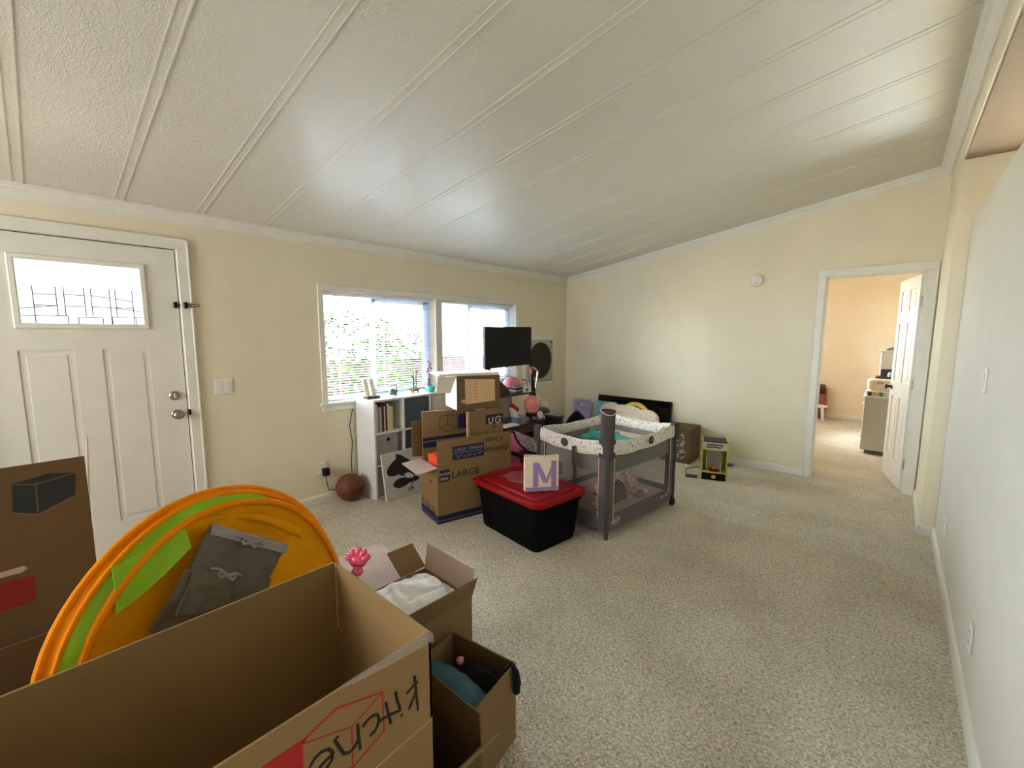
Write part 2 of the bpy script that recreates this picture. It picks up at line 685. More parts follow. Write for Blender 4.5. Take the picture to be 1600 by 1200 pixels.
# right wall, stops short of the soffit
rw = MB().box(XW, YB, 0, XW + 0.12, YJ, 2.2686, b=0.004)
struct('wall_right', rw, M_wallr)
# beam above it and soffit beyond
bm_ = MB().box(XJ, YB, 2.679, XJ + 0.16, YF, 3.0)
bm_.box(XJ + 0.16, YB, 2.679, 6.0, YF, 2.80)
struct('trim_1', bm_, M_wall)
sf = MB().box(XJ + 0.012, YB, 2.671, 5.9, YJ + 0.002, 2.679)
struct('ceiling_hall', sf, mat('soffit_shade_tan', (118, 100, 74), rough=0.7))  # dark tan stands in for the shade under the beam
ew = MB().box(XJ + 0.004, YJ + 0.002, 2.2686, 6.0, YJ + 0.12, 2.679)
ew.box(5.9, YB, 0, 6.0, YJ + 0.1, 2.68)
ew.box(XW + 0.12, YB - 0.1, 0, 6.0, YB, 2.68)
struct('wall_hall', ew, mat('hall_shade_tan', (168, 150, 128), rough=0.7))  # tan tone puts the dimness of the hall into the colour
# closed back wall behind the camera
bk = MB(fr((0, YB, 0), (1, 0, 0), (0, 0, 1)))
cells(bk, [-0.14, XW + 0.1], [0, 3.0], [], 0, 0.1)
struct('wall_back', bk, M_wall)
# sloped ceiling
ce = MB()
x0, x1 = -0.2, 4.1
ce.prism([(x0, cz(x0)), (x1, cz(x1)), (x1, cz(x1) + 0.12), (x0, cz(x0) + 0.12)], YB - 0.1, YF + 0.05, L=fr((0, 0, 0), (1, 0, 0), (0, 0, 1)) @ Matrix.Diagonal((1, 1, -1, 1)))
ceil = struct('ceiling', ce, M_ceil)
# thin battens over the ceiling seams
sl = math.hypot(1, CS)
for k in range(-6, 14):
    y = -0.30 + 0.41 * k
    if y > YF - 0.05:
        continue
    b = MB(fr((0, y, CZ0), (1, 0, CS), (0, 1, 0)))
    b.prism([(0.05, -0.023), (XJ * sl, -0.023), (XJ * sl, 0.023), (0.05, 0.023)], -0.0015, 0.0005)
    b.prism([(0.05, -0.023), (XJ * sl, -0.023), (XJ * sl, -0.017), (0.05, -0.017)], -0.0035, -0.001)
    b.prism([(0.05, 0.017), (XJ * sl, 0.017), (XJ * sl, 0.023), (0.05, 0.023)], -0.0035, -0.001)
    part('batten', b, M_ceil, ceil)

# crown mouldings
PROF = [(0, 0), (0.008, 0), (0.010, 0.012), (0.018, 0.018), (0.026, 0.030), (0.034, 0.046), (0.044, 0.052), (0.050, 0.064), (0.056, 0.068), (0.056, 0.085), (0, 0.085)]
c1 = MB(Matrix(((1, 0, 0, 0), (0, 0, 1, 0), (0, 1, 0, 2.216), (0, 0, 0, 1))))
c1.prism(PROF, YB, YF)
struct('trim_2', c1, M_trim)
# far wall crown follows the slope: profile (out, up) swept along (1,0,CS)
d_ = Vector((1, 0, CS)).normalized()
c2 = MB(Matrix(((d_.x, 0, 0, 0), (0, -1, 0, YF), (d_.z, 0, 1, 2.216), (0, 0, 0, 1))))
c2.prism([(p[0], p[1]) for p in PROF], 0, XJ * sl, L=Matrix(((0, 0, 1, 0), (1, 0, 0, 0), (0, 1, 0, 0), (0, 0, 0, 1))))
struct('trim_3', c2, M_trim)
c3 = MB(Matrix(((-1, 0, 0, XJ), (0, 0, 1, 0), (0, 1, 0, cz(XJ) - 0.09), (0, 0, 0, 1))))
c3.prism([(p[0] * 1.3, p[1] * 1.15) for p in PROF], YB, YF)
struct('trim_4', c3, M_trim)

# baseboards
BP = [(0, 0), (0.014, 0), (0.014, 0.055), (0.010, 0.066), (0.006, 0.072), (0, 0.074)]


def baseboard(name, a, b, out):
    a, b = Vector(a), Vector(b)
    d = (b - a).normalized()
    o = Vector(out)
    m_ = Matrix(((o.x, 0, d.x, a.x), (o.y, 0, d.y, a.y), (0, 1, 0, 0), (0, 0, 0, 1)))
    mb = MB(m_)
    mb.prism(BP, 0, (b - a).length)
    struct(name, mb, M_trim)


baseboard('baseboard_left', (0, 0.465, 0), (0, YF, 0), (1, 0, 0))
baseboard('baseboard_far', (0.014, YF, 0), (3.05, YF, 0), (0, -1, 0))
baseboard('baseboard_jog', (XJ, YJ - 0.014, 0), (XJ, YF - 0.02, 0), (-1, 0, 0))
baseboard('baseboard_pilaster', (XJ - 0.014, YJ, 0), (XW, YJ, 0), (0, -1, 0))
baseboard('baseboard_right', (XW, YB, 0), (XW, YJ - 0.014, 0), (-1, 0, 0))


# casing helper: flat trim with a stepped outer edge, around an opening in local frame
def casing(mb, x0, x1, z1, wdt=0.068, th=0.016, z0=0.0, bottom=False):
    for (a, b) in ((x0 - wdt, x0), (x1, x1 + wdt)):
        mb.box(a, z0, 0, b, z1, th, b=0.003)
    mb.box(x0 - wdt, z1, 0, x1 + wdt, z1 + wdt, th, b=0.003)
    mb.box(x0 - wdt, z0, 0, x0 - wdt + 0.012, z1 + wdt, th + 0.005, b=0.002)
    mb.box(x1 + wdt - 0.012, z0, 0, x1 + wdt, z1 + wdt, th + 0.005, b=0.002)
    mb.box(x0 - wdt, z1 + wdt - 0.012, 0, x1 + wdt, z1 + wdt, th + 0.005, b=0.002)


# ---------------- front door
dr = thing('door_1', (0, -0.08, 0), 'x', 'door')
for k in ('label', 'category'):
    del dr[k]
dr['kind'] = 'structure'
cs = MB(FL)
casing(cs, DY0, DY1, DZ)
# jamb lining
cs.box(DY0, 0, -0.14, DY0 + 0.004, DZ, 0)
cs.box(DY1 - 0.004, 0, -0.14, DY1, DZ, 0)
cs.box(DY0, DZ - 0.004, -0.14, DY1, DZ, 0)
part('door_casing', cs, M_trim, dr)
sl_ = MB(FL)
g0, g1, gz0, gz1 = -0.356, 0.186, 1.535, 1.905
pan = [(-0.39, 0.98, -0.17, 1.38), (-0.04, 0.98, 0.18, 1.38)]
pan = [(-0.38, 0.26, -0.155, 1.385), (-0.03, 0.26, 0.195, 1.385)]
DX0, DX1, DT = DY0 + 0.006, DY1 - 0.009, DZ - 0.010
cells(sl_, [DX0, DX1], [0.008, DT], [(g0, gz0, g1, gz1)] + pan, -0.052, -0.008)
for p in pan:
    sl_.box(p[0], p[1], -0.047, p[2], p[3], -0.0125)
    a = 0.03
    sl_.box(p[0] + a, p[1] + a, -0.0125, p[2] - a, p[3] - a, -0.0095, b=0.006)
door_slab = part('door_panel', sl_, M_door, dr)
gf = MB(FL)
for (a, b, c, d) in ((g0 - 0.024, gz0 - 0.024, g1 + 0.024, gz0 + 0.006), (g0 - 0.024, gz1 - 0.006, g1 + 0.024, gz1 + 0.024), (g0 - 0.024, gz0, g0 + 0.006, gz1), (g1 - 0.006, gz0, g1 + 0.024, gz1)):
    gf.box(a, b, -0.012, c, d, 0.004, b=0.005)
part('glass_frame', gf, M_trim, door_slab)
part('glass_pane', MB(FL).box(g0, gz0, -0.034, g1, gz1, -0.030), M_obscure, door_slab)
ld_ = MB(FL)
z_ = -0.030
def came(p, q): ld_.stroke([p, q], 0.0045, z_, 0.003)
gw = g1 - g0
def G(u, v): return (g0 + gw * u, gz1 - (gz1 - gz0) * v)
for i, (ua, ub, top) in enumerate(((0.115, 0.285, (0.46, 0.45)), (0.345, 0.505, (0.45, 0.45)), (0.56, 0.715, (0.45, 0.47)), (0.765, 0.915, (0.48, 0.52)))):
    came(G(ua, 0.40), G(ua, 0.98 if i in (0,) else (0.86 if i else 0.98)))
    came(G(ub, 0.40), G(ub, 0.86 if i in (0, 1) else 0.98))
    came(G(ua, top[0] + 0.07), G(ub, top[1] + 0.07))
    came(G(ua, 0.70), G(ub, 0.70))
came(G(0.0, 0.76), G(0.285, 0.70))
came(G(0.715, 0.70), G(1.0, 0.76))
came(G(0.0, 0.86), G(0.36, 0.86))
came(G(0.36, 0.86), G(0.36, 0.99))
came(G(0.44, 0.88), G(0.64, 0.88))
came(G(0.44, 0.88), G(0.44, 0.99))
came(G(0.64, 0.88), G(0.64, 0.99))
came(G(0.72, 0.86), G(1.0, 0.86))
came(G(0.72, 0.86), G(0.72, 0.99))
came(G(0.93, 0.86), G(0.93, 0.99))
part('leading', ld_, M_lead, door_slab)
for q in ((DY0 + 0.004, 0.0, DX0, DZ), (DX1, 0.0, DY1 - 0.004, DZ), (DX0, DT, DX1, DZ - 0.004), (DX0, 0.0, DX1, 0.008)):
    part('gap_filler', MB(FL).box(q[0], q[1], -0.053, q[2], q[3], -0.014), M_dark, dr)  # dark strips added to stop light leaking in and give a shaded gap
# knob, deadbolt
kn = MB(FL @ T(0.315, 0.925, -0.008), smooth=True)
kn.lathe([(0, 0), (0.033, 0), (0.033, 0.004), (0.028, 0.010), (0.012, 0.014), (0.011, 0.034), (0.020, 0.040), (0.028, 0.050), (0.029, 0.060), (0.022, 0.068), (0, 0.070)], 24)
part('door_knob', kn, M_nickel, door_slab)
kb = MB(FL @ T(0.309, 1.058, -0.008), smooth=True)
kb.lathe([(0, 0), (0.031, 0), (0.031, 0.008), (0.025, 0.013), (0, 0.014)], 24)
kb.box(-0.006, -0.02, 0.012, 0.006, 0.02, 0.028, b=0.004)
part('deadbolt', kb, M_nickel, door_slab)
# swing bar guard on the casing
gd = MB(FL, smooth=True)
gd.box(0.345, 1.655, -0.008, 0.367, 1.697, 0.012, b=0.004)
gd.box(0.362, 1.672, 0.004, 0.40, 1.680, 0.010)
gd.tube([(0.41, 1.684, 0.03), (0.48, 1.684, 0.03), (0.487, 1.6765, 0.03), (0.48, 1.669, 0.03), (0.41, 1.669, 0.03)], 0.0028, 6)
gd.box(0.397, 1.655, 0.016, 0.42, 1.697, 0.034, b=0.004)
part('swing_bar_guard', gd, M_bronze, dr)
part('strike_latch', MB(FL).box(DY1 - 0.006, 0.915, -0.006, DY1 + 0.008, 0.955, 0.020, b=0.003), M_bronze, dr)

# ---------------- doorway to bedroom
d2 = thing('door_2', (3.48, YF, 0), 'x', 'door')
for k in ('label', 'category'):
    del d2[k]
d2['kind'] = 'structure'
cs = MB(FF)
casing(cs, BX0, BX1, BZ, wdt=0.075)
cs.box(BX0, 0, -0.11, BX0 + 0.012, BZ, 0.002)
cs.box(BX1 - 0.008, 0, -0.11, BX1, BZ, 0.002)
cs.box(BX0, BZ - 0.012, -0.11, BX1, BZ, 0.002)
part('door_casing', cs, M_trim, d2)
# six-panel door, hinged right and opened into the bedroom. local x from hinge, y up
hx, hy = 3.832, 5.085
tip = Vector((3.695, 5.775, 0))
LD = fr((hx, hy, 0), (tip.x - hx, tip.y - hy, 0), (0, 0, 1))
dw = (tip - Vector((hx, hy, 0))).length
sp = MB(LD)
pl = []
for (xa, xb) in ((0.10, dw / 2 - 0.035), (dw / 2 + 0.035, dw - 0.10)):
    pl += [(xa, 0.25, xb, 0.86), (xa, 1.02, xb, 1.60), (xa, 1.72, xb, 1.92)]
cells(sp, [0.0, dw], [0.012, 2.035], pl, -0.0175, 0.0175)
for p in pl:
    sp.box(p[0], p[1], -0.009, p[2], p[3], 0.009)
    sp.box(p[0] + 0.025, p[1] + 0.03, -0.015, p[2] - 0.025, p[3] - 0.03, 0.015, b=0.006)
dp = part('door_panel', sp, M_door, d2)
for z in (0.27, 1.03, 1.79):
    hb = MB().box(3.833, 5.045, z - 0.045, 3.8365, 5.083, z + 0.045)
    hb.tube([(3.834, 5.08, z - 0.047), (3.834, 5.08, z + 0.047)], 0.006, 8)
    part('hinge', hb, M_nickel, d2)
hk = MB(LD @ T(dw - 0.06, 0.945, 0), smooth=True)
hk.lathe([(0, 0.0175), (0.03, 0.0175), (0.03, 0.022), (0.012, 0.027), (0.011, 0.05), (0.026, 0.06), (0.026, 0.07), (0, 0.078)], 18)
hk.lathe([(0, -0.0175), (0.03, -0.0175), (0.03, -0.022), (0.012, -0.027), (0.011, -0.05), (0.026, -0.06), (0.026, -0.07), (0, -0.078)], 18)
part('door_knob', hk, M_bronze, dp)

# ---------------- bedroom shell
br = MB()
br.box(2.0, 9.2, 0, 6.0, 9.3, 2.8)
br.box(5.9, YF + 0.11, 0, 6.0, 9.2, 2.8)
br.box(1.9, YF + 0.11, 0, 2.0, 6.9, 2.8)
br.box(1.9, 7.9, 0, 2.0, 9.3, 2.8)
br.box(1.9, 6.9, 0, 2.0, 7.9, 1.05)
br.box(1.9, 6.9, 1.95, 2.0, 7.9, 2.8)
br.box(1.9, YF + 0.11, 2.75, 6.0, 9.3, 2.85)
struct('wall_bedroom', br, M_bed)
part_ = MB().box(1.93, 6.9, 1.05, 1.94, 7.9, 1.95)
struct('window_3', part_, M_glass)
baseboard('baseboard_bedroom', (2.0, 9.2, 0), (5.9, 9.2, 0), (0, -1, 0))

# ---------------- windows 1 and 2 with one shared surround
sur = MB(FL)
sur.box(W0 - 0.05, WZ1, 0, W1 + 0.05, WZ1 + 0.055, 0.016, b=0.003)
sur.box(W0 - 0.05, WZ0, 0, W0, WZ1, 0.016, b=0.003)
sur.box(W1, WZ0, 0, W1 + 0.05, WZ1, 0.016, b=0.003)
sur.box(WM0, WZ0, -0.002, WM1, WZ1, 0.012, b=0.003)
sur.box(W0 - 0.07, WZ0 - 0.02, -0.002, W1 + 0.07, WZ0 + 0.003, 0.03, b=0.003)       # stool
sur.box(W0 - 0.05, WZ0 - 0.075, 0, W1 + 0.05, WZ0 - 0.02, 0.014, b=0.003)          # apron
sur.box(W0, WZ0, -0.14, W0 + 0.004, WZ1, 0)
sur.box(W1 - 0.004, WZ0, -0.14, W1, WZ1, 0)
struct('trim_5', sur, M_trim)
for n_, (a, b, ms) in enumerate(((W0, WM0, 1.885), (WM1, W1, 3.135))):
    win = MB(FL)
    fw_ = 0.035
    for (p, q, r, s_) in ((a, WZ0, a + fw_, WZ1), (b - fw_ - 0.02, WZ0, b, WZ1), (a, WZ0, b, WZ0 + fw_), (a, WZ1 - fw_, b, WZ1)):
        win.box(p, q, -0.13, r, s_, -0.085, b=0.003)
    wo = struct('window_%d' % (n_ + 1), win, M_vinyl)
    sa = MB(FL)
    # sliding sash on the far half, fixed light on the near half
    for (p, q, r, s_) in ((ms - 0.02, WZ0 + fw_, ms + 0.03, WZ1 - fw_), (b - 0.10, WZ0 + fw_, b - 0.05, WZ1 - fw_), (ms, WZ0 + fw_, b - 0.05, WZ0 + fw_ + 0.04), (ms, WZ1 - fw_ - 0.035, b - 0.05, WZ1 - fw_)):
        sa.box(p, q, -0.105, r, s_, -0.083, b=0.003)
    part('sash', sa, M_vinyl, wo)
    part('pane', MB(FL).box(a + fw_, WZ0 + fw_, -0.116, ms + 0.01, WZ1 - fw_, -0.112), M_glass, wo)
    part('pane', MB(FL).box(ms + 0.03, WZ0 + fw_ + 0.03, -0.098, b - 0.09, WZ1 - fw_ - 0.03, -0.094), M_glass, wo)
    # blind
    bl = thing('window_blind', (-0.04, (a + b) / 2, WZ0), ['white slatted blind over the wider left window beside the front door', 'white slatted blind over the right window behind the monitor'][n_], 'blind', group='horizontal blinds in the twin window')
    part('headrail', MB(FL).box(a + 0.012, WZ1 - 0.035, -0.058, b - 0.012, WZ1 - 0.003, -0.022, b=0.004), M_slat, bl)
    z = WZ0 + 0.030
    part('bottom_rail', MB(FL).box(a + 0.014, WZ0 + 0.008, -0.053, b - 0.014, WZ0 + 0.022, -0.027, b=0.004), M_slat, bl)
    first = None
    tilt = R_(4)
    while z < WZ1 - 0.045:
        if first is None:
            s1 = MB(FL @ T(0, z, -0.04) @ Matrix.Rotation(tilt, 4, 'X'), smooth=True)
            s1.surf(lambda u, v: (a + 0.016 + u * (b - a - 0.032), 0.0016 * (1 - (2 * v - 1) ** 2), -0.0125 + 0.025 * v), 1, 4, 0.0006)
            first = part('slat', s1, M_slat, bl)
            zf = z
        else:
            c = first.copy()
            COL.objects.link(c)
            c.parent = bl
            c.location = first.location + Vector((0, 0, z - zf))
        z += 0.0232
    cd_ = MB(FL)
    for yy in (a + 0.14, (a + b) / 2, b - 0.14):
        cd_.tube([(yy, WZ0 + 0.02, -0.0275), (yy, WZ1 - 0.02, -0.0275)], 0.0008, 4)
        cd_.tube([(yy, WZ0 + 0.02, -0.0525), (yy, WZ1 - 0.02, -0.0525)], 0.0008, 4)
    part('ladder_cord', cd_, M_slat, bl)
    part('tilt_wand', MB(FL).tube([(a + 0.12, WZ1 - 0.03, -0.018), (a + 0.13, WZ1 - 0.62 + 0.12 * n_, -0.016)], 0.004, 6), M_greyf2, bl)

# ---------------- outdoors
gr = MB().box(-30, -20, -0.80, -0.16, 30, -0.7)
struct('ground', gr, mat('ground_gravel', (188, 178, 160), rough=1, var=0.15, vscale=3))
M_fence = mat('fence_redwood', (54, 36, 42), rough=1.0, spec=0.03, var=0.15, vscale=3, bump=0.2, bscale=20)
fe = thing('garden_fence', (-3.9, 5, -0.7), 'weathered reddish board fence outside the windows', 'fence')
bx = None
k = 0
y = 1.2
while y < 11:
    if bx is None:
        bx = part('board', MB().box(-3.91, y, -0.68, -3.89, y + 0.135, 0.97), M_fence, fe)
        by = y
    else:
        c = bx.copy()
        COL.objects.link(c)
        c.parent = fe
        c.location = Vector((rnd.uniform(-0.006, 0.006), y - by, rnd.uniform(-0.02, 0.02)))
    y += 0.142
for z in (-0.4, 0.65):
    part('rail', MB().box(-3.95, 1.2, z, -3.912, 11, z + 0.085), M_fence, fe)
for y in (1.3, 3.7, 6.1, 8.5, 10.8):
    part('post', MB().box(-4.05, y, -0.75, -3.955, y + 0.09, 1.0), M_fence, fe)
M_roof = mat('roof_shingle', (120, 128, 126), rough=0.9, var=0.1, vscale=6)
M_sid = mat('house_siding', (226, 222, 212), rough=0.8)
nh = thing('neighbour_house', (-9.5, 11, -0.7), 'pale neighbouring house with grey roof beyond the fence', 'building')
hb = MB()
hb.box(-12, 7.6, -0.7, -8.2, 16, 2.0)
hb.prism([(7.6, 2.0), (16, 2.0), (11.8, 3.6)], -12, -8.2, L=Matrix(((0, 0, 1, 0), (1, 0, 0, 0), (0, 1, 0, 0), (0, 0, 0, 1))))
part('wall', hb, M_sid, nh)
rf = MB()
for (ya, za, yb, zb) in ((7.1, 1.82, 11.8, 3.66), (16.5, 1.82, 11.8, 3.66)):
    rf.prism([(ya, za), (yb, zb), (yb, zb + 0.12), (ya, za + 0.12)], -12.3, -7.8, L=Matrix(((0, 0, 1, 0), (1, 0, 0, 0), (0, 1, 0, 0), (0, 0, 0, 1))))
part('roof', rf, M_roof, nh)
part('window', MB().box(-8.21, 9.6, 0.4, -8.17, 10.8, 1.5), M_vinyl, nh)
# patio cover seen through the first window: slatted eave of the neighbour's carport
ev = thing('patio_cover', (-3.0, 5.0, -0.7), 'grey slatted patio cover outside the left window', 'awning')
M_ev = mat('patio_cover_grey', (128, 146, 148), rough=0.8)
part('roof_sheet', MB().prism([(-2.6, 4.3), (-2.6, 6.2), (-4.6, 6.6), (-4.6, 4.9)], 2.05, 2.10), M_ev, ev)
for k in range(9):
    part('rafter', MB().box(-4.5, 4.9 + k * 0.16, 1.94, -2.7, 4.94 + k * 0.16, 2.05), M_ev, ev)
for (px, py) in ((-2.75, 6.0), (-4.5, 6.3)):
    part('post', MB().box(px, py, -0.7, px + 0.09, py + 0.09, 2.05), M_sid, ev)

M_leaf = mat('leaf_green', (16, 30, 12), rough=1.0, spec=0.03, rgb2=(32, 48, 20), vscale=3)
M_bark = mat('bark', (96, 80, 62), rough=0.95, bump=0.5, bscale=30)


def shrub(name, x, y, z0, zc, rx, ry, rz_, n, seed, label):
    rg = random.Random(seed)
    t = thing(name, (x, y, z0), label, 'tree')
    tr = MB(smooth=True)
    tr.tube([(x, y, z0), (x + .03, y - .02, (z0 + zc) / 2), (x, y, zc)], [0.05, 0.04, 0.02], 8)
    for k in range(7):
        a = rg.uniform(0, 6.28)
        zz = z0 + (zc - z0) * rg.uniform(0.4, 0.9)
        tr.tube([(x, y, zz), (x + math.cos(a) * rx * .5, y + math.sin(a) * ry * .5, zz + .25), (x + math.cos(a) * rx * .8, y + math.sin(a) * ry * .8, zz + .5)], [0.02, 0.014, 0.006], 6)
    part('trunk', tr, M_bark, t)
    lf = MB()
    for k in range(n):
        while True:
            p = Vector((rg.uniform(-1, 1), rg.uniform(-1, 1), rg.uniform(-1, 1)))
            if p.length < 1 and noise.noise(p * 2.2 + Vector((seed, 0, 0))) > -0.18:
                break
        c = Vector((x + p.x * rx, y + p.y * ry, zc + p.z * rz_))
        d = Vector((rg.uniform(-1, 1), rg.uniform(-1, 1), rg.uniform(-.6, .6))).normalized()
        u = d.orthogonal().normalized()
        s_ = rg.uniform(0.03, 0.055)
        lf.quad([c - d * s_, c + u * s_ * .4, c + d * s_, c - u * s_ * .4])
    o = part('foliage', lf, M_leaf, t)
    o['kind'] = 'stuff'


shrub('garden_shrub', -1.7, 2.55, -0.7, 0.85, 0.75, 0.85, 0.95, 2300, 3, 'large sunlit green shrub right outside the left window')
shrub('garden_shrub', -2.6, 4.05, -0.7, 0.75, 0.6, 0.75, 0.85, 1600, 5, 'smaller green shrub in front of the board fence')

# ================================================================ small fixtures on walls
def wall_plate(name, M, wdt, hgt, label, cat, kind, group=None):
    o = M.translation
    t = thing(name, (o.x, o.y, o.z - hgt / 2), label, cat, group=group)
    part('cover_plate', MB(M).box(-wdt / 2, -hgt / 2, 0, wdt / 2, hgt / 2, 0.006, b=0.002), M_white, t)
    if kind == 'rocker2':
        for x in (-0.024, 0.024):
            part('rocker', MB(M).box(x - 0.016, -0.033, 0.006, x + 0.016, 0.033, 0.009, b=0.001), M_trim, t)
    elif kind == 'rocker':
        part('rocker', MB(M).box(-0.016, -0.033, 0.006, 0.016, 0.033, 0.010, b=0.001), M_trim, t)
    else:
        for y in (-0.02, 0.02):
            s = part('socket', MB(M).box(-0.016, y - 0.014, 0.006, 0.016, y + 0.014, 0.008, b=0.001), M_trim, t)
            part('slot', MB(M).box(-0.007, y - 0.004, 0.0079, -0.005, y + 0.006, 0.0084).box(0.005, y - 0.004, 0.0079, 0.007, y + 0.006, 0.0084), M_dark, s)
    return t


wall_plate('light_switch', fr((0.001, 0.60, 1.10), (0, 1, 0), (0, 0, 1)), 0.115, 0.115, 'white double light switch plate beside the front door', 'switch', 'rocker2')
wall_plate('power_outlet', fr((0.001, 1.297, 0.315), (0, 1, 0), (0, 0, 1)), 0.07, 0.115, 'white wall outlet with a black charger plugged in', 'outlet', 'outlet')
wall_plate('light_switch', fr((4.009, 2.543, 1.285), (0, -1, 0), (0, 0, 1)), 0.07, 0.115, 'single white light switch high on the right wall', 'switch', 'rocker')
wall_plate('power_outlet', fr((4.009, 2.07, 0.29), (0, -1, 0), (0, 0, 1)), 0.07, 0.115, 'white outlet low on the right wall, nearer to the camera', 'outlet', 'outlet')
wall_plate('power_outlet', fr((4.009, 3.32, 0.33), (0, -1, 0), (0, 0, 1)), 0.07, 0.115, 'white outlet low on the right wall, close to the pilaster', 'outlet', 'outlet')

ch = thing('charger', (0.02, 1.31, 0.25), 'black plug-in charger with thin cord on the left wall outlet', 'charger')
part('adapter', MB(FL @ T(1.315, 0.275, 0.009)).box(-0.028, -0.035, 0, 0.028, 0.035, 0.045, b=0.006), M_black, ch)
part('cord', MB(smooth=True).tube([(0.03, 1.315, 0.24), (0.03, 1.32, 0.17), (0.018, 1.34, 0.10), (0.008, 1.42, 0.082), (0.006, 1.50, 0.080), (0.006, 1.57, 0.10), (0.012, 1.565, 0.3), (0.015, 1.58, 0.5), (0.015, 1.56, 0.65), (0.015, 1.595, 0.80)], 0.0035, 6), M_black, ch)

# basketball
bb = MB(T(0.145, 1.475, 0.122) @ RZ(20) @ RX(15), smooth=True)
bb.ball(0.121, seg=32, rings=20)
bt = thing('basketball', (0.145, 1.475, 0), 'brown basketball on the carpet by the white cube shelf', 'ball')
part('skin', bb, M_basket, bt)
rb = MB(T(0.145, 1.475, 0.122) @ RZ(20) @ RX(15), smooth=True)
circ = [(math.cos(a * math.pi / 16) * 0.121, math.sin(a * math.pi / 16) * 0.121, 0) for a in range(32)]
rb.tube(circ, 0.0022, 5, closed=True)
rb.tube([(p[0], 0, p[1]) for p in circ], 0.0022, 5, closed=True)
for s in (-1, 1):
    pts = []
    for k in range(24):
        a = k * math.pi / 12
        q = Vector((s * (0.075 + 0.03 * math.cos(2 * a)), math.cos(a), math.sin(a)))
        rr = math.sqrt(max(0, 0.121 ** 2 - q.x ** 2))
        pts.append((q.x, q.y * rr, q.z * rr))
    rb.tube(pts, 0.0022, 5, closed=True)
part('seam', rb, M_black, bt)

# smoke detector
sdn = thing('smoke_detector', (2.50, YF, 2.0), 'round white smoke detector high on the far wall', 'detector')
L = fr((2.50, YF - 0.001, 2.075), (1, 0, 0), (0, 0, 1))
part('housing', MB(L, smooth=True).lathe([(0, 0), (0.066, 0), (0.066, 0.012), (0.060, 0.030), (0.045, 0.036), (0, 0.037)], 32), M_white, sdn)
part('test_button', MB(L @ T(0, -0.035, 0.034), smooth=True).lathe([(0, 0), (0.008, 0), (0.007, 0.003), (0, 0.003)], 12), M_greyf, sdn)

# square through-wall fan with a round dark grille
fn = thing('wall_fan', (0.0, 4.43, 0.78), 'square grey wall fan unit with round dark grille', 'fan')
tr_ = MB(FL)
for (a, b, c, d) in ((4.03, 0.775, 4.075, 1.45), (4.665, 0.775, 4.71, 1.45), (4.075, 0.775, 4.665, 0.82), (4.075, 1.405, 4.665, 1.45)):
    tr_.box(a, b, 0, c, d, 0.016, b=0.003)
part('surround', tr_, M_trim, fn)
M_fanp = mat('fan_panel', (176, 174, 160), rough=0.5)
pp = MB(FL)
pp.box(4.075, 0.82, 0, 4.665, 1.405, 0.022, b=0.008)
part('front_panel', pp, M_fanp, fn)
M_gr = mat('grille_dark', (62, 58, 40), rough=0.6)
g = MB(FL @ T(4.375, 1.118, 0.022), smooth=True)
g.lathe([(0, 0.004), (0.238, 0.004), (0.246, 0.008), (0.252, 0.004), (0.252, 0)], 48)
gp = part('round_grille', g, M_gr, fn)
s1 = MB(FL @ T(4.375, 1.118, 0.026))
for k in range(-11, 12):
    x = k * 0.02
    h = math.sqrt(0.236 ** 2 - x * x)
    s1.box(x - 0.002, -h, 0, x + 0.002, h, 0.008)
part('grille_bars', s1, M_gr, gp)
part('control_knob', MB(FL @ T(4.62, 1.37, 0.022), smooth=True).lathe([(0, 0), (0.012, 0), (0.010, 0.012), (0, 0.013)], 12), M_black, fn)
part('control_knob', MB(FL @ T(4.635, 1.31, 0.022), smooth=True).lathe([(0, 0), (0.010, 0), (0.008, 0.010), (0, 0.011)], 12), M_black, fn)

# ================================================================ cube shelf and what is on it
SX0, SX1, SY0, SY1, SH = 0.022, 0.332, 1.622, 2.54, 0.905
sh = thing('cube_shelf', (0.18, 2.08, 0), 'white nine-cube shelf under the left window', 'shelf')
th = 0.018
part('side_panel', MB().box(SX0, SY0, 0, SX1, SY0 + th, SH - th, b=0.001), M_shelf, sh)
part('side_panel', MB().box(SX0, SY1 - th, 0, SX1, SY1, SH - th, b=0.001), M_shelf, sh)
part('top_panel', MB().box(SX0, SY0, SH - th, SX1, SY1, SH, b=0.001), M_shelf, sh)
part('bottom_panel', MB().box(SX0, SY0 + th, 0.004, SX1, SY1 - th, 0.022, b=0.001), M_shelf, sh)
part('back_panel', MB().box(SX0, SY0 + th, 0.022, SX0 + 0.005, SY1 - th, SH - th), M_shelf, sh)
ys = [SY0, 1.923, 2.229, SY1 - th]
zs = [0.022, 0.310, 0.598]
for y in ys[1:3]:
    part('divider', MB().box(SX0 + 0.005, y, 0.022, SX1, y + th, SH - th, b=0.001), M_shelf, sh)
for z in zs[1:]:
    for k in range(3):
        part('shelf_board', MB().box(SX0 + 0.005, ys[k] + th, z - th / 2, SX1, ys[k + 1], z + th / 2, b=0.001), M_shelf, sh)


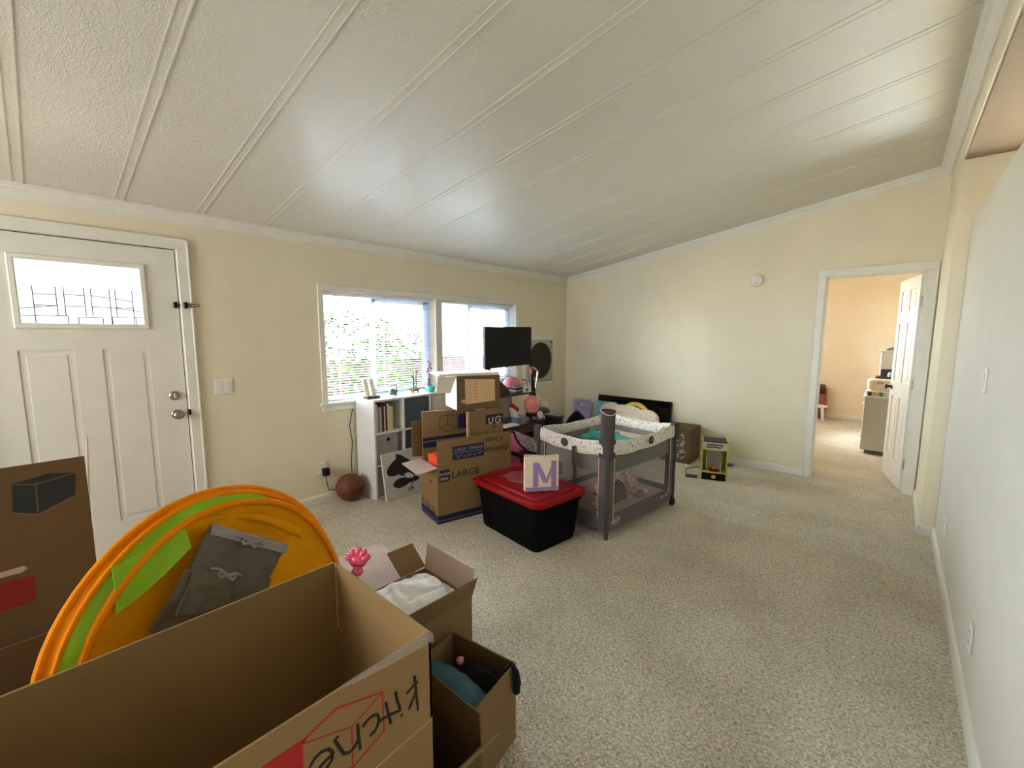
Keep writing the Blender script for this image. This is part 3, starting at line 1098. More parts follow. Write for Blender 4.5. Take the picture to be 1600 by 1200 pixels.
def cube_bin(y0, y1, z0, m, label, grommet=True, xx=0.318, hgt=0.262):
    t = thing('fabric_bin', (0.18, (y0 + y1) / 2, z0), label, 'storage bin', group='fabric bins in the white shelf')
    b = MB()
    b.box(0.035, y0, z0, xx, y1, z0 + 0.006)
    b.box(xx - 0.006, y0, z0, xx, y1, z0 + hgt, b=0.002)
    b.box(0.035, y0, z0, 0.041, y1, z0 + hgt)
    b.box(0.035, y0, z0, xx, y0 + 0.006, z0 + hgt)
    b.box(0.035, y1 - 0.006, z0, xx, y1, z0 + hgt)
    part('body', b, m, t)
    if grommet:
        part('grommet', MB(fr((xx, (y0 + y1) / 2 + .01, z0 + hgt - 0.048), (0, 1, 0), (0, 0, 1)), smooth=True).lathe([(0, 0.002), (0.012, 0.002), (0.015, 0.003), (0.018, 0)], 16), M_black, t)
    return t


cube_bin(1.646, 1.870, 0.320, M_greyf2, 'light grey marbled fabric bin with a dark grommet, under the books')
cube_bin(1.646, 1.900, 0.023, M_greyf2, 'grey marbled fabric bin on the shelf floor behind the bird canvas', False)
cube_bin(1.944, 2.222, 0.608, M_slate, 'dark slate fabric bin in the top middle cube', False, 0.324, 0.27)
cube_bin(1.944, 2.222, 0.320, M_slate, 'dark slate fabric bin in the middle row of the shelf', False, 0.31)
cube_bin(2.252, 2.516, 0.608, M_cardwhite, 'pale beige bin in the top right cube beside the boxes', False, 0.33, 0.272)
bk_ = [((214, 200, 196), 0.026, 0.255, 'pale pink book at the left end of the shelf row'), ((120, 152, 172), 0.022, 0.232, 'thick grey-blue book second in the shelf row'), ((182, 190, 192), 0.016, 0.225, 'thin pale grey book beside the blue one'),
       ((110, 22, 30), 0.024, 0.245, 'dark red book in the middle of the shelf row'), ((222, 216, 210), 0.010, 0.232, 'slim white book between two dark red ones'), ((84, 18, 24), 0.018, 0.240, 'narrow maroon book right of the slim white one'),
       ((216, 206, 178), 0.014, 0.250, 'tall beige book right of the maroon one'), ((206, 196, 128), 0.022, 0.226, 'yellowish book near the right of the row'), ((198, 200, 176), 0.020, 0.220, 'pale green-white book at the right end of the row')]
y = 1.648
for i, (c, wdt, hh, lb) in enumerate(bk_):
    t = thing('book', (0.21, y + wdt / 2, 0.608), lb, 'book', group='books in the top left cube')
    mm = mat('book_cover_%d' % i, c, rough=0.6)
    cv = MB()
    cv.box(0.12, y, 0.608, 0.302, y + 0.002, 0.608 + hh)
    cv.box(0.12, y + wdt - 0.002, 0.608, 0.302, y + wdt, 0.608 + hh)
    cv.box(0.300, y, 0.608, 0.303, y + wdt, 0.608 + hh)
    part('cover', cv, mm, t)
    part('pages', MB().box(0.122, y + 0.0022, 0.611, 0.2998, y + wdt - 0.0022, 0.608 + hh - 0.004), M_canvas, t)
    y += wdt + 0.0015

# on the shelf
zt = SH
ps = thing('book_ends', (0.2, 1.64, zt), 'two slanting off-white tubes on a grey wooden stand by the window', 'ornament')
part('stand', MB().box(0.15, 1.575 + .05, zt, 0.23, 1.755, zt + 0.022, b=0.003), M_greyf, ps)
for y in (1.655, 1.715):
    part('slanted_tube', MB(T(0.19, y, zt + 0.02) @ RX(12), smooth=True).lathe([(0, 0), (0.021, 0), (0.021, 0.165), (0.019, 0.168), (0, 0.168)], 18), M_cream, ps)
jr = thing('glass_jar', (0.17, 1.925, zt), 'clear glass jar with a brown lid on the white shelf', 'jar')
part('jar_body', MB(T(0.17, 1.925, zt), smooth=True).lathe([(0, 0.002), (0.036, 0.002), (0.040, 0.01), (0.040, 0.085), (0.034, 0.095), (0.032, 0.095), (0.038, 0.085), (0.038, 0.012), (0, 0.006)], 24), M_glass, jr)
part('filling', MB(T(0.17, 1.925, zt), smooth=True).lathe([(0, 0.008), (0.033, 0.008), (0.030, 0.045), (0.018, 0.06), (0, 0.062)], 16), mat('moss', (110, 124, 84), rough=0.9, var=0.3, vscale=60), jr)
part('lid', MB(T(0.17, 1.925, zt), smooth=True).lathe([(0, 0.095), (0.038, 0.095), (0.039, 0.108), (0, 0.110)], 24), M_pinkcap, jr)
pa = thing('paper_stack', (0.2, 1.83, zt), 'loose printed sheets lying flat on the white shelf', 'papers')
for k, a in enumerate((8, -14, 3)):
    part('sheet', MB(T(0.22, 1.80 + 0.03 * k, zt + 0.0012 * k) @ RZ(a)).box(-0.07, -0.06, 0, 0.07, 0.06, 0.001), [M_cardwhite, M_pinkcap, M_white][k], pa)
bam = thing('lucky_bamboo', (0.17, 2.17, zt), 'lucky bamboo with curled leaves in a small brown footed pot', 'plant')
M_pot = mat('clay_pot', (150, 116, 88), rough=0.6)
L = T(0.17, 2.17, zt)
part('pot', MB(L, smooth=True).lathe([(0, 0.018), (0.040, 0.018), (0.052, 0.036), (0.054, 0.046), (0.046, 0.050), (0.044, 0.042), (0, 0.040)], 20), M_pot, bam)
for a in (40, 160, 280):
    part('foot', MB(L @ RZ(a) @ T(0.036, 0, 0)).box(-0.007, -0.007, 0, 0.007, 0.007, 0.020, b=0.002), M_pot, bam)
M_bam = mat('bamboo_green', (118, 132, 84), rough=0.5)
M_bleaf = mat('bamboo_leaf', (104, 92, 70), rough=0.6)
for k, (dx, dy, h) in enumerate(((0, -0.012, 0.20), (0.01, 0.012, 0.17), (-0.01, 0.002, 0.14))):
    st = MB(L, smooth=True)
    pr = []
    z = 0.038
    while z < h:
        pr += [(0.008, z), (0.0068, z + 0.006), (0.0068, z + 0.022), (0.008, z + 0.028)]
        z += 0.028
    st.lathe([(0, 0.038)] + pr + [(0, z)], 10, L=T(dx, dy, 0))
    part('stalk', st, M_bam, bam)
for (s, y0, z0) in ((-1, -0.012, 0.19), (1, 0.012, 0.17), (-1, -0.008, 0.13), (1, 0.014, 0.2)):
    lf = MB(L, smooth=True)
    lf.tube([(0, y0, z0), (0, y0 + s * 0.018, z0 + 0.035), (0, y0 + s * 0.045, z0 + 0.048), (0, y0 + s * 0.065, z0 + 0.03)], [0.004, 0.006, 0.005, 0.001], 6)
    part('leaf', lf, M_bleaf, bam)
vs = thing('bud_vase', (0.16, 2.35, zt), 'grey bud vase holding a twisting branch of red blossom', 'vase')
L = T(0.16, 2.35, zt)
part('vase_body', MB(L, smooth=True).lathe([(0, 0), (0.030, 0), (0.042, 0.03), (0.036, 0.06), (0.016, 0.085), (0.014, 0.12), (0.017, 0.125), (0.012, 0.125), (0, 0.09)], 20), mat('vase_grey', (118, 116, 122), rough=0.3), vs)
br_ = [(0, 0, 0.10), (0, 0.012, 0.17), (0, -0.006, 0.22), (0, 0.016, 0.27), (0, 0.002, 0.31)]
b2_ = [(0, 0.008, 0.16), (0, 0.028, 0.20), (0, 0.030, 0.245)]
part('branch', MB(L, smooth=True).tube(br_, [0.004, 0.003, 0.003, 0.002, 0.001], 6).tube(b2_, [0.003, 0.002, 0.001], 6), mat('branch_red', (110, 50, 48), rough=0.7), vs)
for (yy, zz) in ((0.004, 0.17), (-0.018, 0.20), (-0.008, 0.225), (0.022, 0.195), (0.034, 0.23), (0.014, 0.255), (0.024, 0.275), (0.0, 0.30)):
    part('blossom', MB(L @ T(0.004, yy, zz), smooth=True).ball(0.011, seg=8, rings=6, sc=(1, 1, 0.8)), M_red, vs)
tl = thing('teal_trinket', (0.235, 2.31, zt), 'small round turquoise trinket dish in front of the bud vase', 'ornament')
part('bowl', MB(T(0.245, 2.31, zt), smooth=True).lathe([(0, 0), (0.018, 0), (0.038, 0.02), (0.042, 0.045), (0.036, 0.062), (0.032, 0.06), (0.034, 0.04), (0, 0.012)], 20), mat('turquoise', (70, 190, 186), rough=0.3), tl)

# bird print leaning against the shelf
cv = thing('canvas_print', (0.42, 1.83, 0), 'white canvas with a black and white bird print leaning on the shelf', 'picture')
CP = fr((0.445, 1.655, 0.002), (-0.03, 1, 0), (-0.075, 0, 0.45))
part('canvas', MB(CP).box(0, 0, -0.018, 0.56, 0.425, 0, b=0.002), mat('canvas_white', (206, 200, 192), rough=0.85, bump=0.1, bscale=250), cv)
M_bird = mat('bird_charcoal', (40, 36, 36), rough=0.8, var=0.2, vscale=30)
bd = MB(CP)
bd.prism([(0.045, 0.225), (0.035, 0.26), (0.05, 0.295), (0.10, 0.335), (0.15, 0.36), (0.20, 0.35), (0.28, 0.29), (0.34, 0.24), (0.36, 0.20), (0.33, 0.17), (0.27, 0.165), (0.20, 0.19), (0.15, 0.215), (0.10, 0.21)], 0, 0.0012)
bd.prism([(0.08, 0.135), (0.11, 0.165), (0.17, 0.18), (0.24, 0.165), (0.34, 0.16), (0.38, 0.13), (0.34, 0.11), (0.27, 0.115), (0.20, 0.095), (0.14, 0.09), (0.10, 0.11)], 0, 0.0012)
bd.prism([(0.145, 0.355), (0.15, 0.405), (0.20, 0.385), (0.30, 0.31), (0.33, 0.26), (0.20, 0.33)], 0, 0.0010)
bd.prism([(0.33, 0.415), (0.40, 0.40), (0.40, 0.33), (0.35, 0.36)], 0, 0.0012)
for q in ([(0.29, 0.115), (0.28, 0.07), (0.24, 0.03)], [(0.28, 0.07), (0.275, 0.03)], [(0.28, 0.07), (0.31, 0.04)], [(0.26, 0.075), (0.235, 0.055)]):
    bd.stroke(q, 0.008, 0, 0.001)
part('bird_print', bd, M_bird, cv)
wg = MB(CP)
wg.prism([(0.21, 0.205), (0.26, 0.21), (0.31, 0.18), (0.30, 0.15), (0.24, 0.16)], 0.0012, 0.0018)
part('light_feathers', wg, M_white, cv)

# ================================================================ cartons
def body(t, M, L, D, H, m, th=0.005, name='body'):
    b = MB(M)
    b.box(0, 0, -th, L, H, 0)
    b.box(0, 0, -D, L, H, -D + th)
    b.box(0, 0, -D + th, th, H, -th)
    b.box(L - th, 0, -D + th, L, H, -th)
    b.box(th, 0, -D + th, L - th, th, -th)
    return part(name, b, m, t)


def flap(t, M, side, L, D, H, ln, ang, m, th=0.004, cut=0.0, u0=0.0, u1=1.0):
    if side == 'front':
        X = M @ T(0, H, 0) @ RX(ang)
        a, b = L * u0, L * u1
        mb = MB(X).prism([(a, 0), (b, 0), (b - cut, ln), (a + cut, ln)], -th, 0)
    elif side == 'back':
        X = M @ T(0, H, -D) @ RX(-ang)
        a, b = L * u0, L * u1
        mb = MB(X).prism([(a, 0), (b, 0), (b - cut, ln), (a + cut, ln)], 0, th)
    elif side == 'left':
        X = M @ T(0, H, 0) @ RZ(ang) @ RY(90)
        a, b = D * u0, D * u1
        mb = MB(X).prism([(a, 0), (b, 0), (b - cut, ln), (a + cut, ln)], 0, th)
    else:
        X = M @ T(L, H, 0) @ RZ(-ang) @ RY(90)
        a, b = D * u0, D * u1
        mb = MB(X).prism([(a, 0), (b, 0), (b - cut, ln), (a + cut, ln)], -th, 0)
    return part('flap', mb, m, t)


# ---- large moving box with the stack of flattened cartons
A0 = (1.126, 1.683, 0)
MA = fr(A0, (0.2535, 0.967, 0), (0, 0, 1))
ba = thing('moving_box', A0, 'open moving box printed LARGE between the shelf and the red-lidded tote', 'box', group='cardboard boxes')
AL, AD, AH = 0.68, 0.345, 0.452
body(ba, MA, AL, AD, AH, M_card)
flap(ba, MA, 'front', AL, AD, AH, 0.215, 0, M_card)
flap(ba, MA, 'left', AL, AD, AH, 0.165, 98, M_cardgrey, cut=0.0)
E_ = 0.0006
for q in ((0, 0.0, 0, AL, 0.020, E_), (0, 0.027, 0, AL, 0.066, E_), (-E_, 0.0, -AD, 0, 0.020, 0), (-E_, 0.027, -AD, 0, 0.066, 0)):
    part('navy_stripe', MB(MA).box(*q), M_navy, ba)
part('navy_print', MB(MA).box(0.13, 0.495, 0, 0.412, 0.605, E_), M_navy, ba)
fc = MB(MA)
fc.prism([(0.105, 0.345), (0.105, 0.425), (0.100, 0.432), (0.022, 0.432), (0.014, 0.425), (0.014, 0.345), (0.022, 0.337), (0.098, 0.337)], 0, E_)
part('logo_badge', fc, M_navy, ba)
text('logo_text', 'DUTCH', 0.026, MA @ T(0.0595, 0.390, E_), M_card_l, ba, align='CENTER', bold=0.0006)
text('logo_text', 'REAL', 0.030, MA @ T(0.0595, 0.352, E_), M_card_l, ba, align='CENTER', bold=0.0006)
text('size_print', 'LARGE', 0.076, MA @ T(0.118, 0.353, 0), M_ink, ba, bold=0.001, sx=1.12)
text('panel_text', 'LARGE / GRANDE', 0.036, MA @ T(0.148, 0.563, E_), M_lav, ba, sx=0.9)
text('panel_text', '21" x 15" x 17"', 0.036, MA @ T(0.165, 0.508, E_), M_lav, ba, sx=1.05)
part('panel_rule', MB(MA).box(0.135, 0.549, E_, 0.40, 0.552, E_ * 2), M_lav, ba)
text('handwriting', 'Coats', 0.062, MA @ T(0.60, 0.635, E_) @ RZ(180), M_marker, ba, shear=0.3, sx=1.15)
text('handwriting', 'Bathroom', 0.062, MA @ T(0.655, 0.553, E_ * 2) @ RZ(180), M_marker, ba, shear=0.3, sx=0.98)
side = MA @ Matrix(((0, 0, -1, 0), (0, 1, 0, 0), (1, 0, 0, 0), (0, 0, 0, 1)))      # left face: x runs to the front edge
for (xa, pts) in ((-0.31, 0), (-0.20, 1), (-0.09, 2)):
    ft = MB(side @ T(0, 0, 0.0012))
    ft.stroke([(xa - 0.028, 0.045), (xa - 0.026, 0.10), (xa, 0.12), (xa + 0.026, 0.10), (xa + 0.03, 0.05)], 0.009)
    if pts:
        ft.stroke([(xa - 0.028, 0.075), (xa + 0.028, 0.07)], 0.008)
    part('outline_print', ft, M_ink, ba)
part('hand_hole', MB(side @ T(0, 0, 0.0006)).prism([(-0.155, 0.310), (-0.135, 0.330), (-0.125, 0.318), (-0.118, 0.300), (-0.137, 0.306)], 0, 0.0008), M_dark, ba)
# flattened cartons standing inside
fb = thing('flattened_carton', tuple(MA @ Vector((0.25, 0.006, -0.31))), 'flattened carton with a cube outline printed on it, rear left in the LARGE box', 'box', group='flattened cartons')
MBb = MA @ T(0, 0, -0.300)
part('board', MB(MBb).prism([(0.006, 0.008), (0.5, 0.008), (0.5, 0.835), (0.006, 0.851)], -0.016, 0), M_card, fb)
part('navy_stripe', MB(MBb).box(0.006, 0.600, 0, 0.5, 0.628, E_), M_navy, fb)
part('navy_stripe', MB(MBb).box(0.006, 0.541, 0, 0.5, 0.590, E_), M_navy, fb)
q = MB(MBb)
q.prism([(0.330, 0.800), (0.5, 0.800), (0.5, 0.668), (0.330, 0.668)], 0, E_)
part('navy_print', q, M_navy, fb)
hx = MB(MBb)
H6 = [(0.160, 0.778), (0.235, 0.806), (0.328, 0.776), (0.322, 0.690), (0.245, 0.655), (0.155, 0.690)]
hx.stroke(H6 + [H6[0]], 0.005)
hx.stroke([H6[1], (0.232, 0.720)], 0.004)
hx.stroke([H6[5], (0.232, 0.720), H6[3]], 0.004)
part('cube_outline', hx, M_ink, fb)
fcn = thing('flattened_carton', tuple(MA @ Vector((0.5, 0.006, -0.12))), 'flattened carton with a navy emblem, front right in the LARGE box', 'box', group='flattened cartons')
MC = MA @ T(0, 0, -0.115)
part('board', MB(MC).prism([(0.342, 0.008), (0.672, 0.008), (0.672, 0.862), (0.342, 0.846)], -0.012, 0), M_card, fcn)
part('rear_board', MB(MC).prism([(0.330, 0.008), (0.665, 0.008), (0.665, 0.858), (0.330, 0.842)], -0.03, -0.014), M_card_l, fcn)
q = MB(MC)
q.prism([(0.500, 0.800), (0.670, 0.806), (0.670, 0.715), (0.500, 0.722)], 0, E_)
part('navy_print', q, M_navy, fcn)
for pts_ in ([(0.530, 0.775), (0.530, 0.735), (0.548, 0.722), (0.566, 0.737), (0.568, 0.778)], [(0.650, 0.765), (0.628, 0.782), (0.600, 0.770), (0.594, 0.740), (0.615, 0.722), (0.642, 0.730), (0.645, 0.748), (0.622, 0.750)]):
    part('emblem', MB(MC).stroke(pts_, 0.013, E_, E_), M_card_l, fcn)
text('small_print', 'BOX', 0.024, MC @ T(0.560, 0.688, 0), M_ink, fcn, bold=0.001)
fp = thing('flattened_carton', tuple(MA @ Vector((0.2, 0, -0.375))), 'darker flattened carton standing on the floor behind the LARGE box', 'box', group='flattened cartons')
part('board', MB(MA @ T(0, 0, -0.362)).prism([(0.03, 0.0), (0.40, 0.0), (0.40, 0.775), (-0.062, 0.762), (-0.062, 0.47), (0.03, 0.46)], -0.014, 0), M_card_d, fp)
part('fold_strip', MB(MA @ T(0, 0, -0.356)).prism([(-0.05, 0.48), (0.05, 0.48), (0.05, 0.77), (-0.05, 0.766)], -0.005, 0), M_card_d, fp)
og = thing('orange_carton', tuple(MA @ Vector((0.06, 0.36, -0.12))), 'small bright orange box inside the front left of the LARGE box', 'box')
part('body', MB(MA @ T(0.01, 0.006, -0.21) @ RY(12)).box(0, 0, 0, 0.13, 0.505, 0.12, b=0.004), M_or, og)
part('lid', MB(MA @ T(0.01, 0.511, -0.21) @ RY(12)).box(-0.003, 0, -0.003, 0.133, 0.012, 0.123, b=0.003), M_or, og)

# ---- white-sided box balanced on the flattened cartons
MD = fr((1.051, 1.954, 0.8625), (0.38, 0.92, 0), (0, 0, 1))
DLn, DDp, DH = 0.385, 0.30, 0.280
bd_ = thing('shoe_carton', (1.051, 1.954, 0.8625), 'open brown and white box with a paper list taped on, topmost of the stack', 'box', group='cardboard boxes')
body(bd_, MD, DLn, DDp, DH, M_card_d)
part('side_panel', MB(MD).box(-0.0015, 0.0, -DDp, 0, DH, 0), M_cardwhite, bd_)
part('flap', MB(MD @ T(0, DH, -0.012) @ RX(6)).prism([(-0.15, 0.0), (0.0, 0.0), (-0.045, -0.14), (-0.165, -0.13)], -0.004, 0), M_cardwhite, bd_)
flap(bd_, MD, 'front', DLn, DDp, DH, 0.12, -84, M_cardwhite)
flap(bd_, MD, 'back', DLn, DDp, DH, 0.17, -84, M_cardwhite)
part('lid', MB(MD @ T(0, DH, 0)).box(-0.14, 0.004, -DDp, DLn, 0.020, -0.02, b=0.002), M_cardwhite, bd_)
part('list_sheet', MB(MD).prism([(0.075, 0.045), (0.34, 0.062), (0.335, 0.245), (0.070, 0.255)], 0, 0.0012), M_card_l, bd_)
part('tape_strip', MB(MD).prism([(0.04, 0.058), (0.085, 0.062), (0.085, 0.090), (0.038, 0.086)], 0.0012, 0.0020), M_cardgrey, bd_)
wr = MB(MD)
wo = MB(MD)
for r in range(7):
    z = 0.236 - 0.026 * r
    for (a, b, mb_) in ((0.09, 0.14, wr), (0.15, 0.19, wo), (0.22, 0.30, wr)):
        n = int((b - a) / 0.007)
        mb_.stroke([(a + 0.007 * i, z + rnd.uniform(-0.004, 0.004)) for i in range(n)], 0.0022 if mb_ is wr else 0.005, 0.0012, 0.0004)
part('handwriting', wr, mat('ink_brown', (150, 110, 66), rough=0.8), bd_)
part('marker_line', wo, mat('ink_orange', (176, 92, 30), rough=0.8), bd_)

# ================================================================ tote and canvas bag
TT = thing('storage_tote', (1.70, 2.08, 0), 'black plastic storage tote with a red lid in the middle of the floor', 'storage bin', rz=-8)
LT = T(1.70, 2.08, 0) @ RZ(-8)


def rrect(a, b, r, n=5, cx=0, cy=0):
    pts = []
    for (sx, sy, a0) in ((1, 1, 0), (-1, 1, 90), (-1, -1, 180), (1, -1, 270)):
        for k in range(n + 1):
            t = R_(a0 + 90 * k / n)
            pts.append((cx + sx * (a - r) + r * math.cos(t), cy + sy * (b - r) + r * math.sin(t)))
    return pts


def loft(mb, sections, L=None):
    X = mb.M @ L if L else mb.M
    rings = [[mb.bm.verts.new(X @ Vector((p[0], p[1], z))) for p in pts] for pts, z in sections]
    n = len(rings[0])
    for i in range(len(rings) - 1):
        for k in range(n):
            mb.bm.faces.new((rings[i][k], rings[i][(k + 1) % n], rings[i + 1][(k + 1) % n], rings[i + 1][k]))
    mb.bm.faces.new(rings[0][::-1])
    mb.bm.faces.new(rings[-1])
    return mb


tb = MB(LT, smooth=True)
loft(tb, [(rrect(0.305, 0.195, 0.05), 0.0), (rrect(0.315, 0.205, 0.05), 0.02), (rrect(0.342, 0.226, 0.05), 0.30), (rrect(0.352, 0.236, 0.05), 0.302), (rrect(0.355, 0.24, 0.05), 0.345)])
part('tub', tb, M_tote, TT)
for sx in (-1, 1):
    for k in (-2, 0, 2):
        part('rib', MB(LT @ T(k * 0.1, sx * 0.2075, 0.03) @ RX(-sx * 4.3)).box(-0.004, -0.002, 0.0, 0.004, 0.002, 0.25), M_tote, TT)
tl_ = MB(LT, smooth=True)
loft(tl_, [(rrect(0.372, 0.252, 0.07), 0.340), (rrect(0.384, 0.264, 0.075), 0.342), (rrect(0.386, 0.266, 0.075), 0.366), (rrect(0.374, 0.254, 0.07), 0.374), (rrect(0.345, 0.225, 0.06), 0.374), (rrect(0.335, 0.215, 0.06), 0.366), (rrect(0.318, 0.198, 0.055), 0.366), (rrect(0.308, 0.188, 0.05), 0.378), (rrect(0.20, 0.10, 0.03), 0.380)])
part('lid', tl_, M_redlid, TT)
fm = MB(LT, smooth=True)
fm.surf(lambda u, v: (-0.22 + 0.26 * u + 0.02 * math.sin(9 * v), -0.10 + 0.27 * v + 0.02 * math.sin(8 * u), 0.388 + 0.022 * abs(noise.noise(Vector((u * 9, v * 7, 2))))), 26, 18)
flm = part('plastic_film', fm, M_film)
tag(flm, 'crumpled clear plastic film lying on the red tote lid', 'wrapping')

BG = fr((1.800, 1.925, 0.386), (0.66, 0.75, 0), (0, 0, 1))
bgt = thing('canvas_bag', (1.87, 2.0, 0.386), 'small cream canvas bag with a lilac letter M standing on the red lid', 'bag')
bw, bh, bdp = 0.235, 0.245, 0.07


def bagside(z, off):
    return lambda u, v: (u * bw + 0.004 * math.sin(3 * v) * (u - .5), v * bh + (0.006 * math.sin(u * 5 + off) if v > 0.9 else 0), z * (1 - 0.35 * v) + 0.006 * math.sin(u * math.pi) * math.sin(v * 3 + off))


mb = MB(BG, smooth=True)
mb.surf(bagside(bdp / 2, 0), 12, 12, 0.003)
mb.surf(bagside(-bdp / 2, 1.4), 12, 12, 0.003)
for x in (0, bw):
    mb.surf(lambda u, v: (x + (0.006 if x else -0.006) * math.sin(u * math.pi), v * bh, (-bdp / 2 + u * bdp) * (1 - 0.35 * v)), 4, 10, 0.003)
mb.box(0.004, 0, -bdp / 2, bw - 0.004, 0.003, bdp / 2)
part('bag_body', mb, M_canvas, bgt)
lm = MB(BG)
fz = lambda x, y: bagside(bdp / 2, 0)(x / bw, y / bh)[2] + 0.0025
def onbag(poly):
    X = BG
    n = len(poly)
    for i in range(n):
        pass
for (xa, xb, ya, yb) in ((0.055, 0.092, 0.03, 0.205), (0.185, 0.222, 0.03, 0.215)):
    lm.surf(lambda u, v: (xa + (xb - xa) * u, ya + (yb - ya) * v, fz(xa + (xb - xa) * u, ya + (yb - ya) * v)), 4, 10)
lm.surf(lambda u, v: (0.078 + 0.068 * v + 0.030 * (u - .5) * 1.2, 0.205 - 0.145 * v, fz(0.078 + 0.068 * v, 0.205 - 0.145 * v) + 0.0004), 3, 10)
lm.surf(lambda u, v: (0.205 - 0.059 * v + 0.018 * (u - .5), 0.205 - 0.145 * v, fz(0.205 - 0.059 * v, 0.205 - 0.145 * v) + 0.0004), 3, 10)
lm.surf(lambda u, v: (0.002 + (bw - 0.004) * u, 0.003 + 0.026 * v, fz(0.002 + (bw - 0.004) * u, 0.003 + 0.026 * v) + 0.0006), 10, 3)
part('letter_print', lm, M_lilac, bgt)

# ================================================================ playpen
PL = Matrix(((0.9934, 0.115, 0, 2.22), (-0.115, 0.9934, 0, 2.35), (0, 0, 1, 0), (0, 0, 0, 1)))
pt_ = thing('playpen', (2.22, 2.35, 0), 'grey mesh playpen with a speckled white rim beside the red-lidded tote', 'playpen')
PW, PD, PH = 0.70, 0.96, 0.725
# side frames: local x along the side, y up, z outward
sides = {
    'near': (PL @ fr((-PW, 0, 0), (1, 0, 0), (0, 0, 1)), PW),
    'right': (PL @ fr((0, 0, 0), (0, 1, 0), (0, 0, 1)), PD),
    'far': (PL @ fr((0, PD, 0), (-1, 0, 0), (0, 0, 1)), PW),
    'left': (PL @ fr((-PW, PD, 0), (0, -1, 0), (0, 0, 1)), PD),
}
for nm, (M, L) in sides.items():
    def band(u, v, L=L):
        a = 2 * math.pi * v
        sag = 0.024 * math.sin(math.pi * u)
        x = 0.01 + (L - 0.02) * u
        return (x, PH - sag - 0.055 + 0.055 * math.cos(a) + 0.003 * math.sin(17 * u), 0.013 * math.sin(a) * (1 + 0.3 * math.sin(9 * u)))
    part('padded_rim', MB(M, smooth=True).surf(band, 22, 12), M_rim, pt_, angle=60)
    part('mesh_panel', MB(M, smooth=True).surf(lambda u, v: (0.06 + (L - 0.12) * u, 0.16 + 0.49 * v, -0.004 - 0.010 * math.sin(math.pi * u) * math.sin(math.pi * v)), 8, 6), M_meshf, pt_)
    bb_ = MB(M)
    bb_.box(0.01, 0.05, -0.012, L - 0.01, 0.165, 0.002, b=0.003)
    part('lower_band', bb_, M_mgrey, pt_)
    for (a, b) in ((0.02, 0.075), (L - 0.075, L - 0.02)):
        part('corner_panel', MB(M).box(a, 0.16, -0.008, b, PH - 0.10, 0.002, b=0.002), M_mgrey, pt_)
    for x in (0.077, L - 0.077):
        part('piping', MB(M, smooth=True).tube([(x, 0.135, 0.004), (x, PH - 0.115, 0.004)], 0.0035, 6), M_pinkp, pt_)
for i, (x, y) in enumerate(((0, 0), (0, PD), (-PW, PD), (-PW, 0))):
    cmb = MB(PL @ T(x, y, 0), smooth=True)
    cmb.tube([(0, 0, 0.06), (0, 0, PH - 0.02)], 0.017, 12)
    loft(cmb, [(rrect(0.030, 0.030, 0.018, 3), PH - 0.13), (rrect(0.034, 0.034, 0.02, 3), PH - 0.05), (rrect(0.034, 0.034, 0.02, 3), PH + 0.0), (rrect(0.026, 0.026, 0.015, 3), PH + 0.012)])
    part('corner_post', cmb, M_dgrey, pt_)
    if i in (0, 3):
        fo = MB(PL @ T(x, y, 0), smooth=True)
        fo.tube([(0, 0, 0.09), (0.004, -0.004, 0.0)], [0.020, 0.015], 10)
        part('foot', fo, M_dgrey, pt_)
    else:
        wh = part('wheel_bracket', MB(PL @ T(x, y, 0)).box(-0.03, -0.035, 0.04, 0.012, 0.02, 0.09, b=0.006), M_black, pt_)
        sx = 1 if x == 0 else -1
        w_ = MB(PL @ T(x + sx * 0.006, y - 0.005, 0.034) @ RY(90), smooth=True)
        w_.lathe([(0, -0.014), (0.026, -0.014), (0.034, -0.010), (0.034, 0.010), (0.026, 0.014), (0, 0.014)], 20)
        part('wheel', w_, M_black, wh)
# centre leg
part('centre_leg', MB(PL @ T(-0.13, 0.42, 0), smooth=True).tube([(0.05, 0.03, 0.0), (0.03, 0, 0.05), (-0.05, 0, 0.07)], 0.006, 8), M_black, pt_)
part('floor_panel', MB(PL).box(-PW + 0.03, 0.03, 0.055, -0.03, PD - 0.03, 0.075, b=0.004), M_dgrey, pt_)
mt = MB(PL, smooth=True)
loft(mt, [(rrect(0.32, 0.45, 0.03, cx=-PW / 2, cy=PD / 2), 0.075), (rrect(0.325, 0.455, 0.03, cx=-PW / 2, cy=PD / 2), 0.09), (rrect(0.325, 0.455, 0.03, cx=-PW / 2, cy=PD / 2), 0.12), (rrect(0.315, 0.445, 0.03, cx=-PW / 2, cy=PD / 2), 0.13)])
part('mattress', mt, mat('mattress_pink', (214, 176, 166), rough=0.95, bump=0.2, bscale=40), pt_)
# bassinet insert: grey walls part way down the far half and a cream pad
M_liner = mat('pen_liner', (134, 130, 126), rough=0.95)
for q in ((-PW + 0.02, 0.03, 0.47, -PW + 0.026, PD - 0.03, PH - 0.10), (-PW + 0.03, PD - 0.026, 0.47, -0.03, PD - 0.02, PH - 0.10), (-0.026, 0.03, 0.47, -0.02, PD - 0.03, PH - 0.10), (-PW + 0.03, 0.02, 0.47, -0.03, 0.026, PH - 0.10)):
    part('liner', MB(PL).box(*q), M_liner, pt_)
pad = MB(PL, smooth=True)
pad.surf(lambda u, v: (-PW + 0.05 + (PW - 0.10) * u, 0.60 + 0.31 * v, 0.555 + 0.030 * v + 0.022 * math.sin(math.pi * u) * math.sin(math.pi * v) + 0.004 * math.sin(22 * u) * math.sin(16 * v)), 24, 16, 0.035)
part('bassinet_pad', pad, M_cream, pt_)
em1 = sides['near'][0] @ T(0.30, 0.652, 0.014)
em2 = sides['right'][0] @ T(0.55, 0.652, 0.014)
